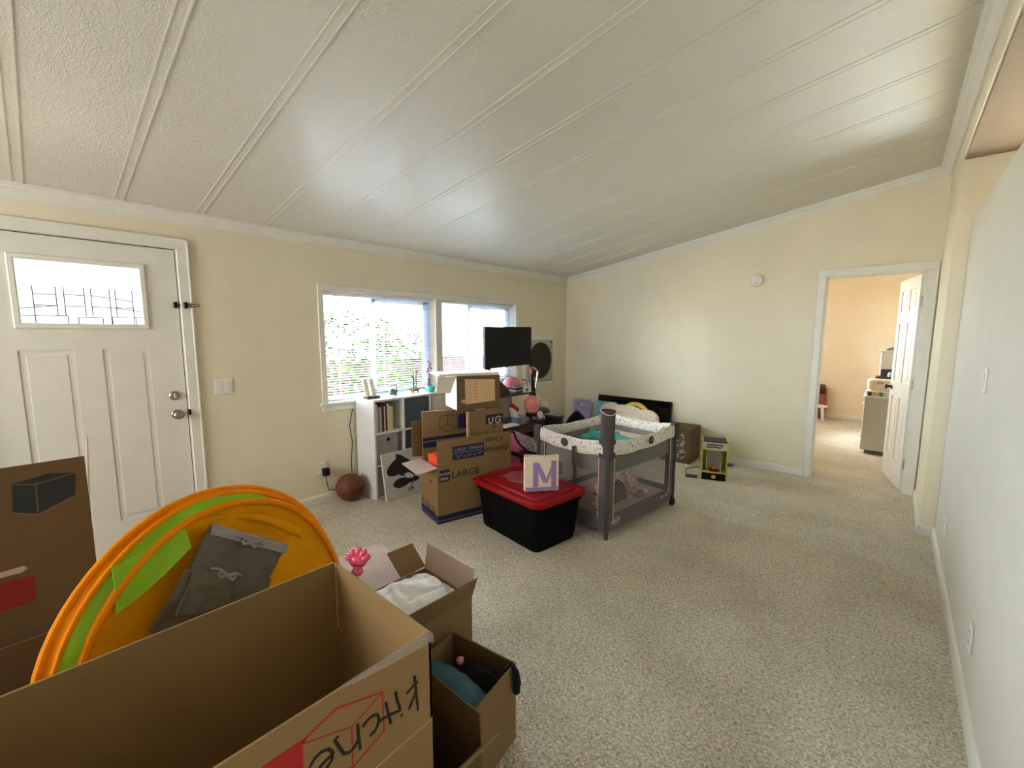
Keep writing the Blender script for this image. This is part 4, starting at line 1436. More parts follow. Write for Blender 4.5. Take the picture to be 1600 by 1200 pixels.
for M in (em1, em2):
    e = part('emblem', MB(M, smooth=True).lathe([(0, 0), (0.033, 0), (0.033, 0.006), (0.028, 0.008), (0.012, 0.006), (0, 0.009)], 24), M_dgrey, pt_)
# dark strap and corner organiser
part('strap', MB(sides['near'][0], smooth=True).surf(lambda u, v: (0.385 + 0.035 * u + 0.012 * math.sin(3 * v), 0.64 - 0.27 * v, 0.020 + 0.010 * math.sin(5 * v) + 0.004 * math.cos(6 * u)), 4, 14, 0.004), M_dgrey, pt_)
oz = MB(PL @ T(-0.035, 0.035, 0) @ RZ(20), smooth=True)
oz.lathe([(0.046, 0.64), (0.052, 0.70), (0.050, 0.82), (0.054, 0.948), (0.050, 0.948), (0.046, 0.82), (0.044, 0.66), (0, 0.655)], 24)
og_ = part('organiser_pocket', oz, M_dgrey, pt_)
cl_ = MB(PL @ T(-0.035, 0.035, 0) @ RZ(20), smooth=True)
cl_.tube([(0.055 * math.cos(a * math.pi / 12), 0.055 * math.sin(a * math.pi / 12), 0.948 - 0.03 * max(0, math.cos(a * math.pi / 12 + 1.0))) for a in range(24)], 0.0035, 6, closed=True)
part('pocket_edge', cl_, M_pinkp, og_)
ccov = MB(PL, smooth=True)
ccov.surf(lambda u, v: ((-0.075 + 0.15 * u if u < .5 else 0.012), (-0.012 if u < .5 else -0.012 + (u - .5) * 0.17), 0.60 + 0.135 * v), 8, 4, 0.003)
part('corner_cover', ccov, M_dgrey, pt_)
# oval badge and small script on the lower band
RM = sides['right'][0] @ T(0, 0, 0.0035)
bdg = MB(RM @ T(0.115, 0.108, 0) @ RZ(4))
bdg.stroke([(0.050 * math.cos(a * math.pi / 16), 0.025 * math.sin(a * math.pi / 16)) for a in range(33)], 0.004)
part('oval_badge', bdg, M_cardwhite, pt_)
text('badge_text', 'GRACO', 0.026, RM @ T(0.113, 0.099, 0) @ RZ(4), M_cardwhite, pt_, align='CENTER', shear=0.3, bold=0.0006)
text('band_text', "Pack 'n Play", 0.024, RM @ T(0.75, 0.115, 0), M_cardwhite, pt_, shear=0.4)

# things in the playpen
def blob(mb, c, r, seed, amp=0.2, sc=(1, 1, 1), L=None, seg=24, rings=16, fq=3.0):
    t = bmesh.new()
    bmesh.ops.create_uvsphere(t, u_segments=seg, v_segments=rings, radius=1)
    for v in t.verts:
        k = 1 + amp * noise.noise(v.co * fq + Vector((seed, seed * 2, 0)))
        v.co = Vector((c[0] + v.co.x * r * sc[0] * k, c[1] + v.co.y * r * sc[1] * k, c[2] + v.co.z * r * sc[2] * k))
    mb._merge(t, L)
    return mb


tbk = thing('teal_blanket', tuple(PL @ Vector((-0.40, 0.45, 0.52))), 'rumpled teal blanket lying in the top of the playpen', 'blanket')
part('cloth', MB(PL, smooth=True).surf(lambda u, v: (-0.64 + 0.56 * u, 0.46 + 0.26 * v + 0.03 * math.sin(7 * u), 0.575 + 0.07 * noise.noise(Vector((u * 4, v * 4, 1))) + 0.03 * math.sin(math.pi * v)), 26, 22, 0.008), mat('teal_cloth', (76, 158, 150), rough=0.95, bump=0.4, bscale=60), tbk)
hm = part('bassinet_sling', MB(PL).box(-0.67, 0.03, 0.475, -0.03, 0.93, 0.481), M_liner, pt_)
cu_ = thing('nursing_pillow', tuple(PL @ Vector((-0.2, 0.3, 0.13))), 'pink floral arched nursing pillow inside the playpen', 'pillow')
arc = [(-0.13, 0.06 + 0.24 - 0.24 * math.cos(a * math.pi / 14), 0.185 + 0.225 * math.sin(a * math.pi / 14)) for a in range(15)]
part('pillow_body', MB(PL, smooth=True).tube(arc, [0.035, 0.045, 0.052, 0.055, 0.056, 0.056, 0.056, 0.056, 0.056, 0.056, 0.056, 0.055, 0.052, 0.045, 0.035], 14), M_floral, cu_)
part('grey_panel', MB(PL @ T(-0.155, 0, 0), smooth=True).surf(lambda u, v: (0.01 * math.sin(6 * v), 0.30 - 0.20 * v * math.cos(u * math.pi), 0.135 + 0.20 * v * math.sin(u * math.pi)), 18, 6, 0.02), M_dgrey, cu_)
pf = thing('pacifier_clip', tuple(PL @ Vector((-0.12, 0.66, 0.13))), 'white and grey baby toy lying on the pink playpen mattress', 'toy')
part('ring', MB(PL @ T(-0.13, 0.64, 0.15) @ RX(20), smooth=True).tube([(0.035 * math.cos(a), 0.045 * math.sin(a), 0) for a in [k * math.pi / 10 for k in range(20)]], 0.008, 8, closed=True), M_greyf2, pf)
part('shell', MB(PL @ T(-0.12, 0.70, 0.155), smooth=True).ball(0.03, seg=14, rings=10, sc=(1, 1.2, 0.7)), M_white, pf)
wp = part('paper_tag', MB(PL @ T(-PW + 0.02, 0.62, 0.24) @ RX(-8)).box(0, 0, 0, 0.002, 0.14, 0.075), M_white)
tag(wp, 'white paper label seen through the mesh of the playpen', 'label')

# ================================================================ desk, monitor and clutter behind the boxes
dk = thing('computer_desk', (0.75, 2.87, 0), 'dark mahogany desk with a raised shelf, behind the stacked cartons', 'desk')
DXa, DXb, DYa, DYb = 0.46, 1.0, 2.52, 3.24
part('desk_top', MB().box(DXa, DYa, 0.575, DXb, DYb, 0.60, b=0.003), M_maho, dk)
part('front_rail', MB().box(DXb - 0.03, DYa + 0.03, 0.50, DXb - 0.012, DYb - 0.03, 0.575), M_maho, dk)
for (x, y) in ((DXa + 0.01, DYa + 0.01), (DXb - 0.05, DYa + 0.01), (DXa + 0.01, DYb - 0.05), (DXb - 0.05, DYb - 0.05)):
    part('leg', MB().box(x, y, 0, x + 0.04, y + 0.04, 0.575, b=0.003), M_maho, dk)
part('end_panel', MB().box(DXa + 0.05, DYb - 0.03, 0.05, DXb - 0.05, DYb - 0.012, 0.575), M_black, dk)
part('lower_shelf', MB().box(DXa + 0.02, DYa + 0.05, 0.20, DXb - 0.02, DYb - 0.05, 0.218), M_maho, dk)
part('raised_shelf', MB().box(0.48, DYa, 0.862, 0.86, DYb - 0.03, 0.880, b=0.003), M_maho, dk)
for y in (DYa + 0.01, DYb - 0.055):
    for x in (0.50, 0.82):
        part('shelf_post', MB(smooth=True).tube([(x, y, 0.60), (x, y, 0.862)], 0.012, 10), M_black, dk)
mo = thing('monitor', (0.56, 3.12, 0.88), 'black flat monitor on its stand in front of the right window', 'monitor')
L = fr((0.57, 2.755, 1.128), (0.01, 1, 0), (0, 0, 1))
mb = MB(L)
mb.prism([(0, 0.0), (0.735, 0.012), (0.735, 0.435), (0, 0.430)], -0.03, 0)
part('housing', mb, M_black, mo)
part('screen', MB(L).prism([(0.010, 0.012), (0.725, 0.022), (0.725, 0.425), (0.010, 0.420)], 0, 0.0015), M_screen, mo)
st = MB(L)
st.box(0.03, -0.248, -0.045, 0.11, 0.05, -0.03, b=0.003)
st.box(-0.02, -0.248, -0.14, 0.16, -0.236, 0.08, b=0.004)
part('stand', st, M_black, mo)

cp = thing('baseball_cap', (0.66, 2.95, 0.955), 'pink baseball cap lying on papers on the raised desk shelf', 'cap')
CPm = T(0.75, 2.96, 0.960) @ RZ(150)
part('crown', MB(CPm, smooth=True).surf(lambda u, v: (0.075 * math.cos(u * 2 * math.pi) * math.cos(v * math.pi / 2), 0.09 * math.sin(u * 2 * math.pi) * math.cos(v * math.pi / 2), 0.09 * math.sin(v * math.pi / 2) ** 0.8 if v > 0 else 0), 28, 10, 0.002), M_pinkcap, cp)
part('brim', MB(CPm @ RX(-12), smooth=True).surf(lambda u, v: (-0.07 + 0.14 * u, -0.05 - (0.085 * v) * math.sin(math.pi * (0.08 + 0.84 * u)) - 0.03 * math.sin(math.pi * u), 0.004 - 0.02 * v * v - 0.03 * (u - .5) ** 2), 14, 6, 0.003), M_pinkcap, cp)
part('button', MB(CPm, smooth=True).ball(0.006, L=T(0, 0, 0.091), seg=8, rings=6), M_pinkcap, cp)
pps = thing('paper_stack', (0.7, 2.9, 0.88), 'stack of grey folders and papers under the pink cap', 'papers')
for k in range(4):
    part('folder', MB(T(0.765, 2.965, 0.8805 + 0.019 * k) @ RZ(rnd.uniform(-3, 3))).box(-0.075, -0.04, 0, 0.075, 0.075, 0.017, b=0.002), [M_dgrey, M_greyf2, M_black, M_greyf2][k], pps)
wb = thing('white_card_box', (0.82, 3.05, 0.88), 'small white box beside the pink cap on the raised shelf', 'box')
part('body', MB(T(0.815, 3.10, 0.8805) @ RZ(-10)).box(-0.035, -0.055, 0, 0.035, 0.055, 0.055, b=0.002), M_white, wb)
part('printed_band', MB(T(0.815, 3.10, 0.8805) @ RZ(-10)).box(0.035, -0.018, 0.01, 0.0358, 0.018, 0.045), M_greyf, wb)
eg = thing('round_clock', (0.70, 3.13, 0.88), 'small dark-rimmed round clock behind the white box', 'clock')
CK = fr((0.74, 3.16, 0.945), (0, 1, 0), (0, 0, 1))
part('face', MB(CK, smooth=True).lathe([(0, 0), (0.05, 0), (0.05, 0.006), (0, 0.006)], 24), M_white, eg)
part('rim', MB(CK, smooth=True).tube([(0.052 * math.cos(k * math.pi / 12), 0.052 * math.sin(k * math.pi / 12), 0.003) for k in range(24)], 0.006, 8, closed=True), M_black, eg)
part('foot', MB().box(0.72, 3.13, 0.8805, 0.75, 3.19, 0.892), M_black, eg)
tri = thing('book_stand', (0.62, 2.73, 0.88), 'dark red slanted stand between the topmost carton and the pink cap', 'stand')
part('slanted_board', MB(fr((0.80, 2.66, 0.8805), (0, 1, 0), (0, 0, 1))).prism([(0, 0), (0.23, 0), (0.20, 0.05), (0.0, 0.20)], -0.02, 0), M_maho, tri)
part('base', MB().box(0.70, 2.66, 0.8805, 0.78, 2.86, 0.892), M_maho, tri)
# on the desk top
z0 = 0.60
gb = thing('pink_flower_lamp', (0.86, 3.06, z0), 'pink petalled globe lamp on a black stand on the desk', 'lamp')
GL = T(0.960, 3.035, 0.770)
M_pet = mat('petal_pink', (226, 118, 128), rough=0.5, rgb2=(240, 168, 140), vscale=14)
part('globe', MB(GL, smooth=True).lathe([(0, -0.080), (0.035, -0.076), (0.07, -0.045), (0.082, 0.0), (0.072, 0.045), (0.045, 0.078), (0.0, 0.10)], 28), M_pet, gb)
for k in range(8):
    pm_ = MB(GL @ RZ(45 * k), smooth=True)
    pm_.surf(lambda u, v: (0.086 * math.cos((v - .45) * 2.2) * math.cos((u - .5) * 1.0 * math.sin(math.pi * min(v + .08, 1))), 0.086 * math.cos((v - .45) * 2.2) * math.sin((u - .5) * 1.0 * math.sin(math.pi * min(v + .08, 1))), 0.098 * math.sin((v - .45) * 2.2)), 6, 8, 0.002)
    part('petal', pm_, M_pet, gb)
part('stand', MB(T(0.955, 3.035, z0), smooth=True).lathe([(0, 0), (0.055, 0), (0.055, 0.008), (0.014, 0.02), (0.012, 0.06), (0.04, 0.082), (0, 0.084)], 20), M_black, gb)
hp = thing('headphones', (0.93, 3.13, z0), 'white and black headphones in front of the pink globe lamp', 'headphones')
part('ear_cup', MB(T(0.955, 3.17, 0.645) @ RY(80), smooth=True).lathe([(0, 0), (0.040, 0), (0.042, 0.015), (0.025, 0.028), (0, 0.03)], 20), M_white, hp)
part('ear_cup', MB(T(0.86, 3.11, 0.645) @ RY(60) @ RX(30), smooth=True).lathe([(0, 0), (0.036, 0), (0.036, 0.015), (0.022, 0.028), (0, 0.03)], 20), M_black, hp)
part('headband', MB(smooth=True).tube([(0.955, 3.175, 0.66), (0.93, 3.19, 0.71), (0.89, 3.17, 0.72), (0.87, 3.14, 0.70), (0.86, 3.115, 0.66)], 0.010, 8), M_black, hp)
wbd = thing('white_board', (0.7, 2.92, z0), 'pale board leaning under the raised shelf of the desk', 'board')
part('board', MB(fr((0.66, 2.76, 0.603), (0, 1, 0), (-0.1, 0, 1))).box(0, 0, -0.008, 0.32, 0.235, 0), mat('board_beige', (176, 170, 152), rough=0.5), wbd)
part('frame', MB(fr((0.66, 2.76, 0.603), (0, 1, 0), (-0.1, 0, 1))).box(0, 0.225, 0, 0.32, 0.235, 0.006).box(0.312, 0, 0, 0.32, 0.235, 0.006), M_greyf, wbd)
rc = thing('gift_card_box', (0.88, 2.93, z0), 'red-topped white carton leaning on the desk beside the cartons', 'box')
RC = fr((0.90, 2.84, 0.609), (-0.1, 1, 0), (-0.25, 0, 1))
part('white_body', MB(RC).prism([(0, 0), (0.07, 0), (0.09, 0.13), (0.0, 0.15)], -0.03, 0), M_white, rc)
part('red_lid', MB(RC @ T(0.0, 0.15, 0) @ RZ(-35)).box(0, 0, -0.034, 0.11, 0.045, 0.004, b=0.002), M_red, rc)
bc = thing('blue_tub', (0.95, 2.83, z0), 'small blue round tub on the desk edge', 'tub')
part('tub', MB(T(0.93, 2.83, z0), smooth=True).lathe([(0, 0), (0.045, 0), (0.05, 0.03), (0.052, 0.06), (0.046, 0.064), (0, 0.064)], 20), mat('dull_blue', (92, 122, 156), rough=0.5), bc)
part('white_cap', MB(T(0.93, 2.83, z0), smooth=True).lathe([(0, 0.064), (0.02, 0.064), (0.02, 0.074), (0, 0.074)], 14), M_white, bc)
nb = thing('notebook', (0.96, 2.78, z0), 'white notebook lying at the front edge of the desk', 'notebook')
part('pages', MB(T(0.955, 2.70, z0) @ RZ(-6)).box(-0.05, -0.09, 0, 0.05, 0.09, 0.010), M_white, nb)
part('cover', MB(T(0.955, 2.70, z0) @ RZ(-6)).box(-0.052, -0.092, 0.010, 0.052, 0.092, 0.0125), M_cardwhite, nb)
bkp = thing('black_pouch', (0.72, 2.66, z0), 'crumpled black pouch under the raised shelf, left of the pale board', 'bag')
part('pouch', blob(MB(smooth=True), (0.74, 2.67, 0.712), 0.08, 4, 0.2, (0.8, 0.8, 1.1)), M_blackcloth, bkp)
part('zip', MB(smooth=True).tube([(0.80, 2.62, 0.70), (0.815, 2.68, 0.72), (0.80, 2.74, 0.70)], 0.004, 6), M_greyf2, bkp)
# upright vacuum cleaner behind the desk end
vc = thing('vacuum_cleaner', (0.72, 3.42, 0), 'dark upright vacuum cleaner with a silver loop handle behind the desk', 'vacuum cleaner')
part('floor_head', MB(T(0.75, 3.42, 0)).box(-0.12, -0.13, 0, 0.16, 0.13, 0.09, b=0.03, seg=3), M_black, vc)
part('canister', MB(T(0.72, 3.42, 0.08), smooth=True).lathe([(0, 0), (0.07, 0), (0.085, 0.06), (0.085, 0.42), (0.07, 0.52), (0.045, 0.60), (0.04, 0.66), (0, 0.68)], 24), mat('vacuum_grey', (52, 46, 50), rough=0.3), vc)
part('cyclone_dome', MB(T(0.80, 3.42, 0.60), smooth=True).lathe([(0, 0), (0.07, 0), (0.085, 0.02), (0.08, 0.05), (0.05, 0.07), (0, 0.075)], 24), M_dgrey, vc)
part('wand', MB(smooth=True).tube([(0.70, 3.40, 0.70), (0.69, 3.385, 0.90), (0.68, 3.38, 1.05)], [0.03, 0.024, 0.018], 12), M_black, vc)
part('red_grip', MB(smooth=True).tube([(0.68, 3.38, 1.0), (0.675, 3.375, 1.12)], 0.016, 10), mat('grip_red', (170, 62, 56), rough=0.5), vc)
part('loop_handle', MB(smooth=True).tube([(0.68, 3.385, 1.115), (0.68, 3.43, 1.10), (0.69, 3.475, 1.065), (0.695, 3.45, 0.98), (0.70, 3.42, 0.86)], [0.012, 0.013, 0.012, 0.009, 0.008], 10), mat('handle_silver', (176, 172, 166), rough=0.3, metal=0.4), vc)
part('power_cord', MB(smooth=True).tube([(0.78, 3.46, 0.67), (0.79, 3.53, 0.70), (0.78, 3.56, 0.62), (0.76, 3.55, 0.48)], 0.004, 6), M_yelp, vc)
# low dark cabinet at the end of the desk
dc = thing('black_cabinet', (0.8, 3.42, 0), 'low black cabinet end behind the left corner of the playpen', 'cabinet')
part('carcass', MB().box(0.95, 3.27, 0, 1.14, 3.34, 0.62, b=0.004), M_black, dc)
part('top', MB().box(0.94, 3.26, 0.62, 1.15, 3.35, 0.64, b=0.003), M_dgrey, dc)

# costume wing and pink toy bag between desk and tote
pk = thing('pink_toy_bag', (1.15, 2.49, 0), 'glossy pink and red toy bag on the floor behind the red lid', 'bag')
PK = T(1.135, 2.555, 0) @ RZ(0)
b = MB(PK, smooth=True)
loft(b, [(rrect(0.06, 0.11, 0.03), 0.0), (rrect(0.07, 0.13, 0.03), 0.1), (rrect(0.065, 0.13, 0.03), 0.40), (rrect(0.05, 0.12, 0.03), 0.52), (rrect(0.02, 0.08, 0.01), 0.575)])
part('bag_body', b, M_pink, pk)
part('red_side', MB(PK, smooth=True).surf(lambda u, v: (0.072 + 0.004 * math.sin(5 * v), 0.03 + 0.095 * u - 0.03 * v, 0.30 + 0.13 * v), 4, 6, 0.004), M_red, pk)
part('black_strap', MB(PK, smooth=True).tube([(0.075, -0.13, 0.44), (0.085, -0.09, 0.43), (0.085, 0.0, 0.385), (0.08, 0.10, 0.35)], 0.017, 8), M_black, pk)
wn = thing('fairy_wing', (1.30, 2.6, 0.0), 'speckled silver-pink fabric wing with a dark rim, left of the playpen', 'costume')
WP = fr((1.265, 2.41, 0.65), (0, 1, 0), (0, 0, 1))
lo_ = [(0.38, -0.264), (0.33, -0.262), (0.28, -0.252), (0.22, -0.228), (0.16, -0.195), (0.11, -0.160), (0.06, -0.110), (0.02, -0.055), (0, 0)]
part('wing_panel', MB(WP).prism([(0, 0), (0.38, -0.157)] + lo_[:-1], 0, 0.008), M_wing, wn)
part('wing_rim', MB(WP, smooth=True).tube([(p[0], p[1] - 0.004, 0.002) for p in lo_], 0.009, 8), M_black, wn)
part('support_rod', MB(smooth=True).tube([(1.262, 2.62, 0.47), (1.25, 2.64, 0.0)], 0.006, 8), M_black, wn)

# ================================================================ against the far wall
tv = thing('television', (1.12, 4.95, 0), 'large black television standing on the floor against the far wall', 'television')
TV = fr((0.60, 4.925, 0.0), (1, 0, 0), (0, 0.08, 1))
part('bezel', MB(TV).box(0, 0.0, -0.04, 1.045, 0.642, 0, b=0.004), M_blackg, tv)
part('screen', MB(TV).box(0.025, 0.03, 0, 1.02, 0.618, 0.001), mat('tv_glass', (6, 8, 12), rough=0.06), tv)


def panel_piece(t, M, pts, m, name='panel', th=0.03):
    return part(name, MB(M).prism(pts, -th, 0), m, t)


def play_panel(name, x0, x1, h, m, label, ln):
    t = thing(name, ((x0 + x1) / 2, 4.7, 0), label, 'play gate')
    M = fr((x0, 4.70, 0), (1, ln, 0), (0, 0.10, 1))
    W = x1 - x0
    r = 0.05
    b = MB(M)
    hx0, hx1, hy0, hy1 = W / 2 - 0.07, W / 2 + 0.07, h - 0.095, h - 0.055
    b.box(0, 0, -0.03, W, hy0, 0)
    b.box(0, hy0, -0.03, hx0, hy1, 0)
    b.box(hx1, hy0, -0.03, W, hy1, 0)
    b.prism([(0, hy1), (W, hy1), (W, h - 0.03), (W - 0.05, h), (0.05, h), (0, h - 0.03)], -0.03, 0)
    part('panel', b, m, t)
    rr = MB(M, smooth=True)
    for q in (0.0, 0.11, 0.22):
        rr.tube([(0.05, h - 0.16 - q, 0), (W * .3, h - 0.13 - q, 0), (W * .7, h - 0.13 - q, 0), (W - 0.05, h - 0.16 - q, 0)], 0.007, 8)
    part('raised_rib', rr, m, t)
    return t


play_panel('play_gate_panel', 0.32, 0.635, 0.585, M_lavp, 'lavender plastic play gate panel with a handle slot, nearest the corner', -0.05)
play_panel('play_gate_panel', 0.68, 1.02, 0.592, M_teal, 'teal plastic play gate panel with a handle slot, in front of the television', 0.03)
cr = thing('play_gate_door', (1.23, 4.62, 0), 'cream plastic play gate with an arched moulding and rounded shoulders', 'play gate')
CM = fr((0.83, 4.62, 0), (1, 0, 0), (0, 0.06, 1))
out = [(0, 0), (0.79, 0), (0.79, 0.46), (0.76, 0.52), (0.70, 0.555), (0.62, 0.565), (0.56, 0.55), (0.50, 0.575), (0.40, 0.595), (0.30, 0.592), (0.22, 0.578), (0.18, 0.595), (0.12, 0.60), (0.06, 0.585), (0.0, 0.53)]
part('panel', MB(CM).prism(out, -0.03, 0), M_cream, cr)
for r in (0.16, 0.20, 0.24):
    part('arch_rib', MB(CM, smooth=True).tube([(0.37 + r * 1.15 * math.cos(a * math.pi / 16), 0.31 + r * math.sin(a * math.pi / 16), 0) for a in range(17)], 0.008, 8), M_cream, cr)
part('hinge_lug', MB(CM).box(0.76, 0.45, 0, 0.80, 0.50, 0.02, b=0.004), M_pinkp, cr)
yr = thing('yellow_ring', (1.2, 4.72, 0), 'yellow plastic arch showing above the cream gate panel', 'toy')
part('arch', MB(fr((1.25, 4.79, 0.36), (1, 0, 0), (0, 0.06, 1)), smooth=True).surf(lambda u, v: ((0.17 + 0.06 * v) * math.cos(u * math.pi), (0.21 + 0.05 * v) * math.sin(u * math.pi), 0), 24, 3, 0.02), M_yelp, yr)
part('base_board', MB(fr((1.25, 4.79, 0.0), (1, 0, 0), (0, 0.06, 1))).box(-0.2, 0, -0.02, 0.2, 0.365, 0), M_yelp, yr)
bt_ = thing('black_bag', (0.60, 4.35, 0), 'black peaked bag on the floor before the lavender panel', 'bag')
b = MB(T(0.62, 4.40, 0), smooth=True)
b.lathe([(0, 0), (0.22, 0), (0.23, 0.08), (0.19, 0.24), (0.10, 0.40), (0.03, 0.47), (0, 0.475)], 9)
part('bag_body', b, M_blackcloth, bt_)
part('handle', MB(T(0.62, 4.40, 0.46), smooth=True).tube([(-0.02, 0, 0), (-0.02, 0, 0.03), (0.02, 0, 0.03), (0.02, 0, 0)], 0.005, 6), M_blackcloth, bt_)

# brown box with white marks
cbx = thing('parcel_box', (1.86, 4.78, 0), 'closed brown parcel box with white scribbled marks, beside the playpen', 'box', group='cardboard boxes')
MP = fr((1.685, 4.585, 0), (1, 0.04, 0), (0, 0, 1))
part('body', MB(MP).box(0, 0, -0.36, 0.345, 0.40, 0, b=0.003), M_card_d, cbx)
part('top_flap', MB(MP).box(0.002, 0.40, -0.178, 0.343, 0.404, -0.002), M_card_d, cbx)
part('top_flap', MB(MP).box(0.002, 0.40, -0.358, 0.343, 0.404, -0.182), M_card_d, cbx)
part('front_tape', MB(MP).box(0.27, 0, 0.0002, 0.273, 0.40, 0.001), M_ink, cbx)
wm = MB(MP)
for q in ([(0.17, 0.30), (0.20, 0.26), (0.165, 0.235), (0.20, 0.20), (0.17, 0.17)], [(0.23, 0.32), (0.245, 0.345), (0.265, 0.32), (0.26, 0.29)], [(0.225, 0.20), (0.265, 0.27)], [(0.245, 0.19), (0.28, 0.255)], [(0.22, 0.13), (0.265, 0.165), (0.29, 0.13), (0.22, 0.13)],
          [(0.18, 0.09), (0.215, 0.105), (0.205, 0.06)], [(0.24, 0.05), (0.285, 0.09)], [(0.10, 0.25), (0.13, 0.20), (0.09, 0.17)], [(0.12, 0.10), (0.15, 0.13)]):
    wm.stroke(q, 0.008, 0.0003, 0.0008)
part('white_marks', wm, M_cardwhite, cbx)

# toy claw machine
cw = thing('claw_machine', (2.40, 4.25, 0), 'small gold-edged toy claw machine cabinet on the carpet', 'toy')
CWM = fr((2.284, 4.182, 0), (0.231, 0.079, 0), (0, 0, 1))
Wc, Hc, Dc = 0.245, 0.405, 0.20
M_gold = mat('claw_gold', (206, 196, 96), rough=0.3, metal=0.2)
for x in (0, Wc - 0.012):
    part('side_panel', MB(CWM).prism([(x, 0), (x + 0.012, 0), (x + 0.012, Hc + 0.015), (x, Hc + 0.015)], -Dc, 0.006), M_gold, cw)
part('roof', MB(CWM).box(0.012, Hc - 0.012, -Dc, Wc - 0.012, Hc, -0.004), M_dgrey, cw)
hd = part('header', MB(CWM).box(0.012, Hc - 0.090, -0.03, Wc - 0.012, Hc - 0.012, -0.002), M_cardwhite, cw)
for (m__, pts_) in ((M_ink, [(0.05, 0.372), (0.07, 0.364), (0.095, 0.372), (0.13, 0.368), (0.17, 0.373), (0.195, 0.362)]), (M_maho, [(0.045, 0.335), (0.06, 0.350), (0.08, 0.338), (0.10, 0.352), (0.12, 0.343), (0.14, 0.352), (0.16, 0.340), (0.185, 0.350)])):
    part('header_print', MB(CWM).stroke(pts_, 0.013, -0.0018, 0.0006), m__, hd)
ba_ = part('base', MB(CWM).box(0.012, 0.0, -Dc, Wc - 0.012, 0.075, -0.004), M_black, cw)
part('base_emblem', MB(CWM @ T(Wc / 2, 0.036, -0.004), smooth=True).lathe([(0, 0), (0.022, 0), (0.02, 0.003), (0, 0.004)], 8), M_gold, ba_)
part('control_deck', MB(CWM).box(0.012, 0.075, -Dc, Wc - 0.012, 0.090, 0.0), M_gold, cw)
part('back_panel', MB(CWM).box(0.012, 0.09, -Dc, Wc - 0.012, Hc - 0.012, -Dc + 0.004), M_gold, cw)
wf = MB(CWM)
for (a, b, c, d) in ((0.045, 0.09, 0.052, Hc - 0.09), (Wc - 0.062, 0.09, Wc - 0.055, Hc - 0.09), (0.045, Hc - 0.115, Wc - 0.055, Hc - 0.105)):
    wf.box(a, b, -0.05, c, d, -0.042)
part('window_frame', wf, M_gold, cw)
part('window_pane', MB(CWM).box(0.052, 0.09, -0.048, Wc - 0.062, Hc - 0.115, -0.045), mat('pane_grey', (140, 142, 140), rough=0.2), cw)
rg = random.Random(3)
for k in range(12):
    x, zz = 0.03 + 0.185 * rg.random(), -0.03 - 0.008 * rg.random()
    part('prize', MB(CWM @ T(x, 0.099, zz), smooth=True).ball(0.010, seg=8, rings=6), [M_red, M_or, M_cream, M_maho][k % 4], cw)
part('joystick', MB(CWM @ T(Wc / 2, 0.09, -0.02), smooth=True).tube([(0, 0, 0), (0, 0.03, 0)], 0.004, 8).ball(0.020, L=T(0, 0.04, 0), seg=14, rings=10), M_or, cw)
part('control_box', MB(CWM).box(Wc / 2 - 0.04, 0.09, -0.03, Wc / 2 + 0.04, 0.108, 0.0, b=0.002), M_maho, cw)

ph = thing('power_adapter', (2.19, 4.17, 0), 'flat dark adapter lying on the carpet left of the claw machine', 'adapter')
part('case', MB(T(2.19, 4.185, 0) @ RZ(15)).box(-0.055, -0.035, 0.002, 0.055, 0.035, 0.02, b=0.005), M_dgrey, ph)
part('cable', MB(smooth=True).tube([(2.13, 4.20, 0.012), (2.06, 4.40, 0.006), (2.12, 4.56, 0.006), (2.24, 4.52, 0.006), (2.30, 4.43, 0.02)], 0.004, 6), M_black, ph)
fv = thing('floor_vent', (2.38, 4.86, 0), 'beige floor vent by the baseboard behind the claw machine', 'vent')
part('frame', MB(T(2.36, 4.87, 0)).box(-0.13, -0.055, 0, 0.06, 0.055, 0.005, b=0.002), M_greyf, fv)
part('louvre', MB(T(2.36, 4.87, 0)).box(-0.11, -0.04, 0.005, 0.04, -0.03, 0.007).box(-0.11, -0.015, 0.005, 0.04, -0.005, 0.007).box(-0.11, 0.01, 0.005, 0.04, 0.02, 0.007), M_dark, fv)
wc = part('white_strip', MB(T(2.43, 4.80, 0.0) @ RZ(60)).box(-0.045, -0.007, 0, 0.045, 0.007, 0.008, b=0.002), M_white)
tag(wc, 'short white plastic strip on the carpet by the floor vent', 'strip')

# ================================================================ foreground boxes
KX, KY0, KY1 = 2.886, -0.62, 0.268
MK = fr((KX, KY0, 0), (0, 1, 0), (0, 0, 1))
KL, KD, KH, KF = KY1 - KY0, 0.498, 0.522, 0.232
kb_ = thing('moving_box', (KX - KD / 2, (KY0 + KY1) / 2, 0), 'large empty open box marked KITCHEN upside down in the foreground', 'box', group='cardboard boxes')
body(kb_, MK, KL, KD, KH, M_card_k, th=0.006)
for s, ln in (('front', KF), ('back', KF), ('right', KF), ('left', KF)):
    flap(kb_, MK, s, KL, KD, KH, ln, 0, M_card_k, th=0.006)
yy = lambda p: (p[0] - KY0, p[1])
tp = MB(MK)
tp.prism([yy(p) for p in [(0.268, 0.754), (0.268, 0.728), (0.18, 0.734), (0.08, 0.746), (0.04, 0.754)]], 0.0008, 0.0016)
tp.box(yy((0.05, 0))[0], KH + KF, -0.0062, yy((0.268, 0))[0], KH + KF + 0.0012, 0.0016)
tp.prism([yy(p) for p in [(0.268, 0.756), (0.276, 0.744), (0.276, 0.722), (0.268, 0.728)]], 0.0008, 0.0016)
part('clear_tape', tp, M_tape, kb_)
sm_ = MB(MK)
sm_.stroke([yy((-0.02, 0.498)), yy((0.157, 0.512)), yy((0.266, 0.516))], 0.003, 0, 0.0008)
part('crease', sm_, M_card_l, kb_)
part('corner_tape', MB(MK).box(KL - 0.0075, KH + 0.01, -KD + 0.008, KL - 0.006, KH + KF - 0.002, -KD + 0.018), M_card_l, kb_)
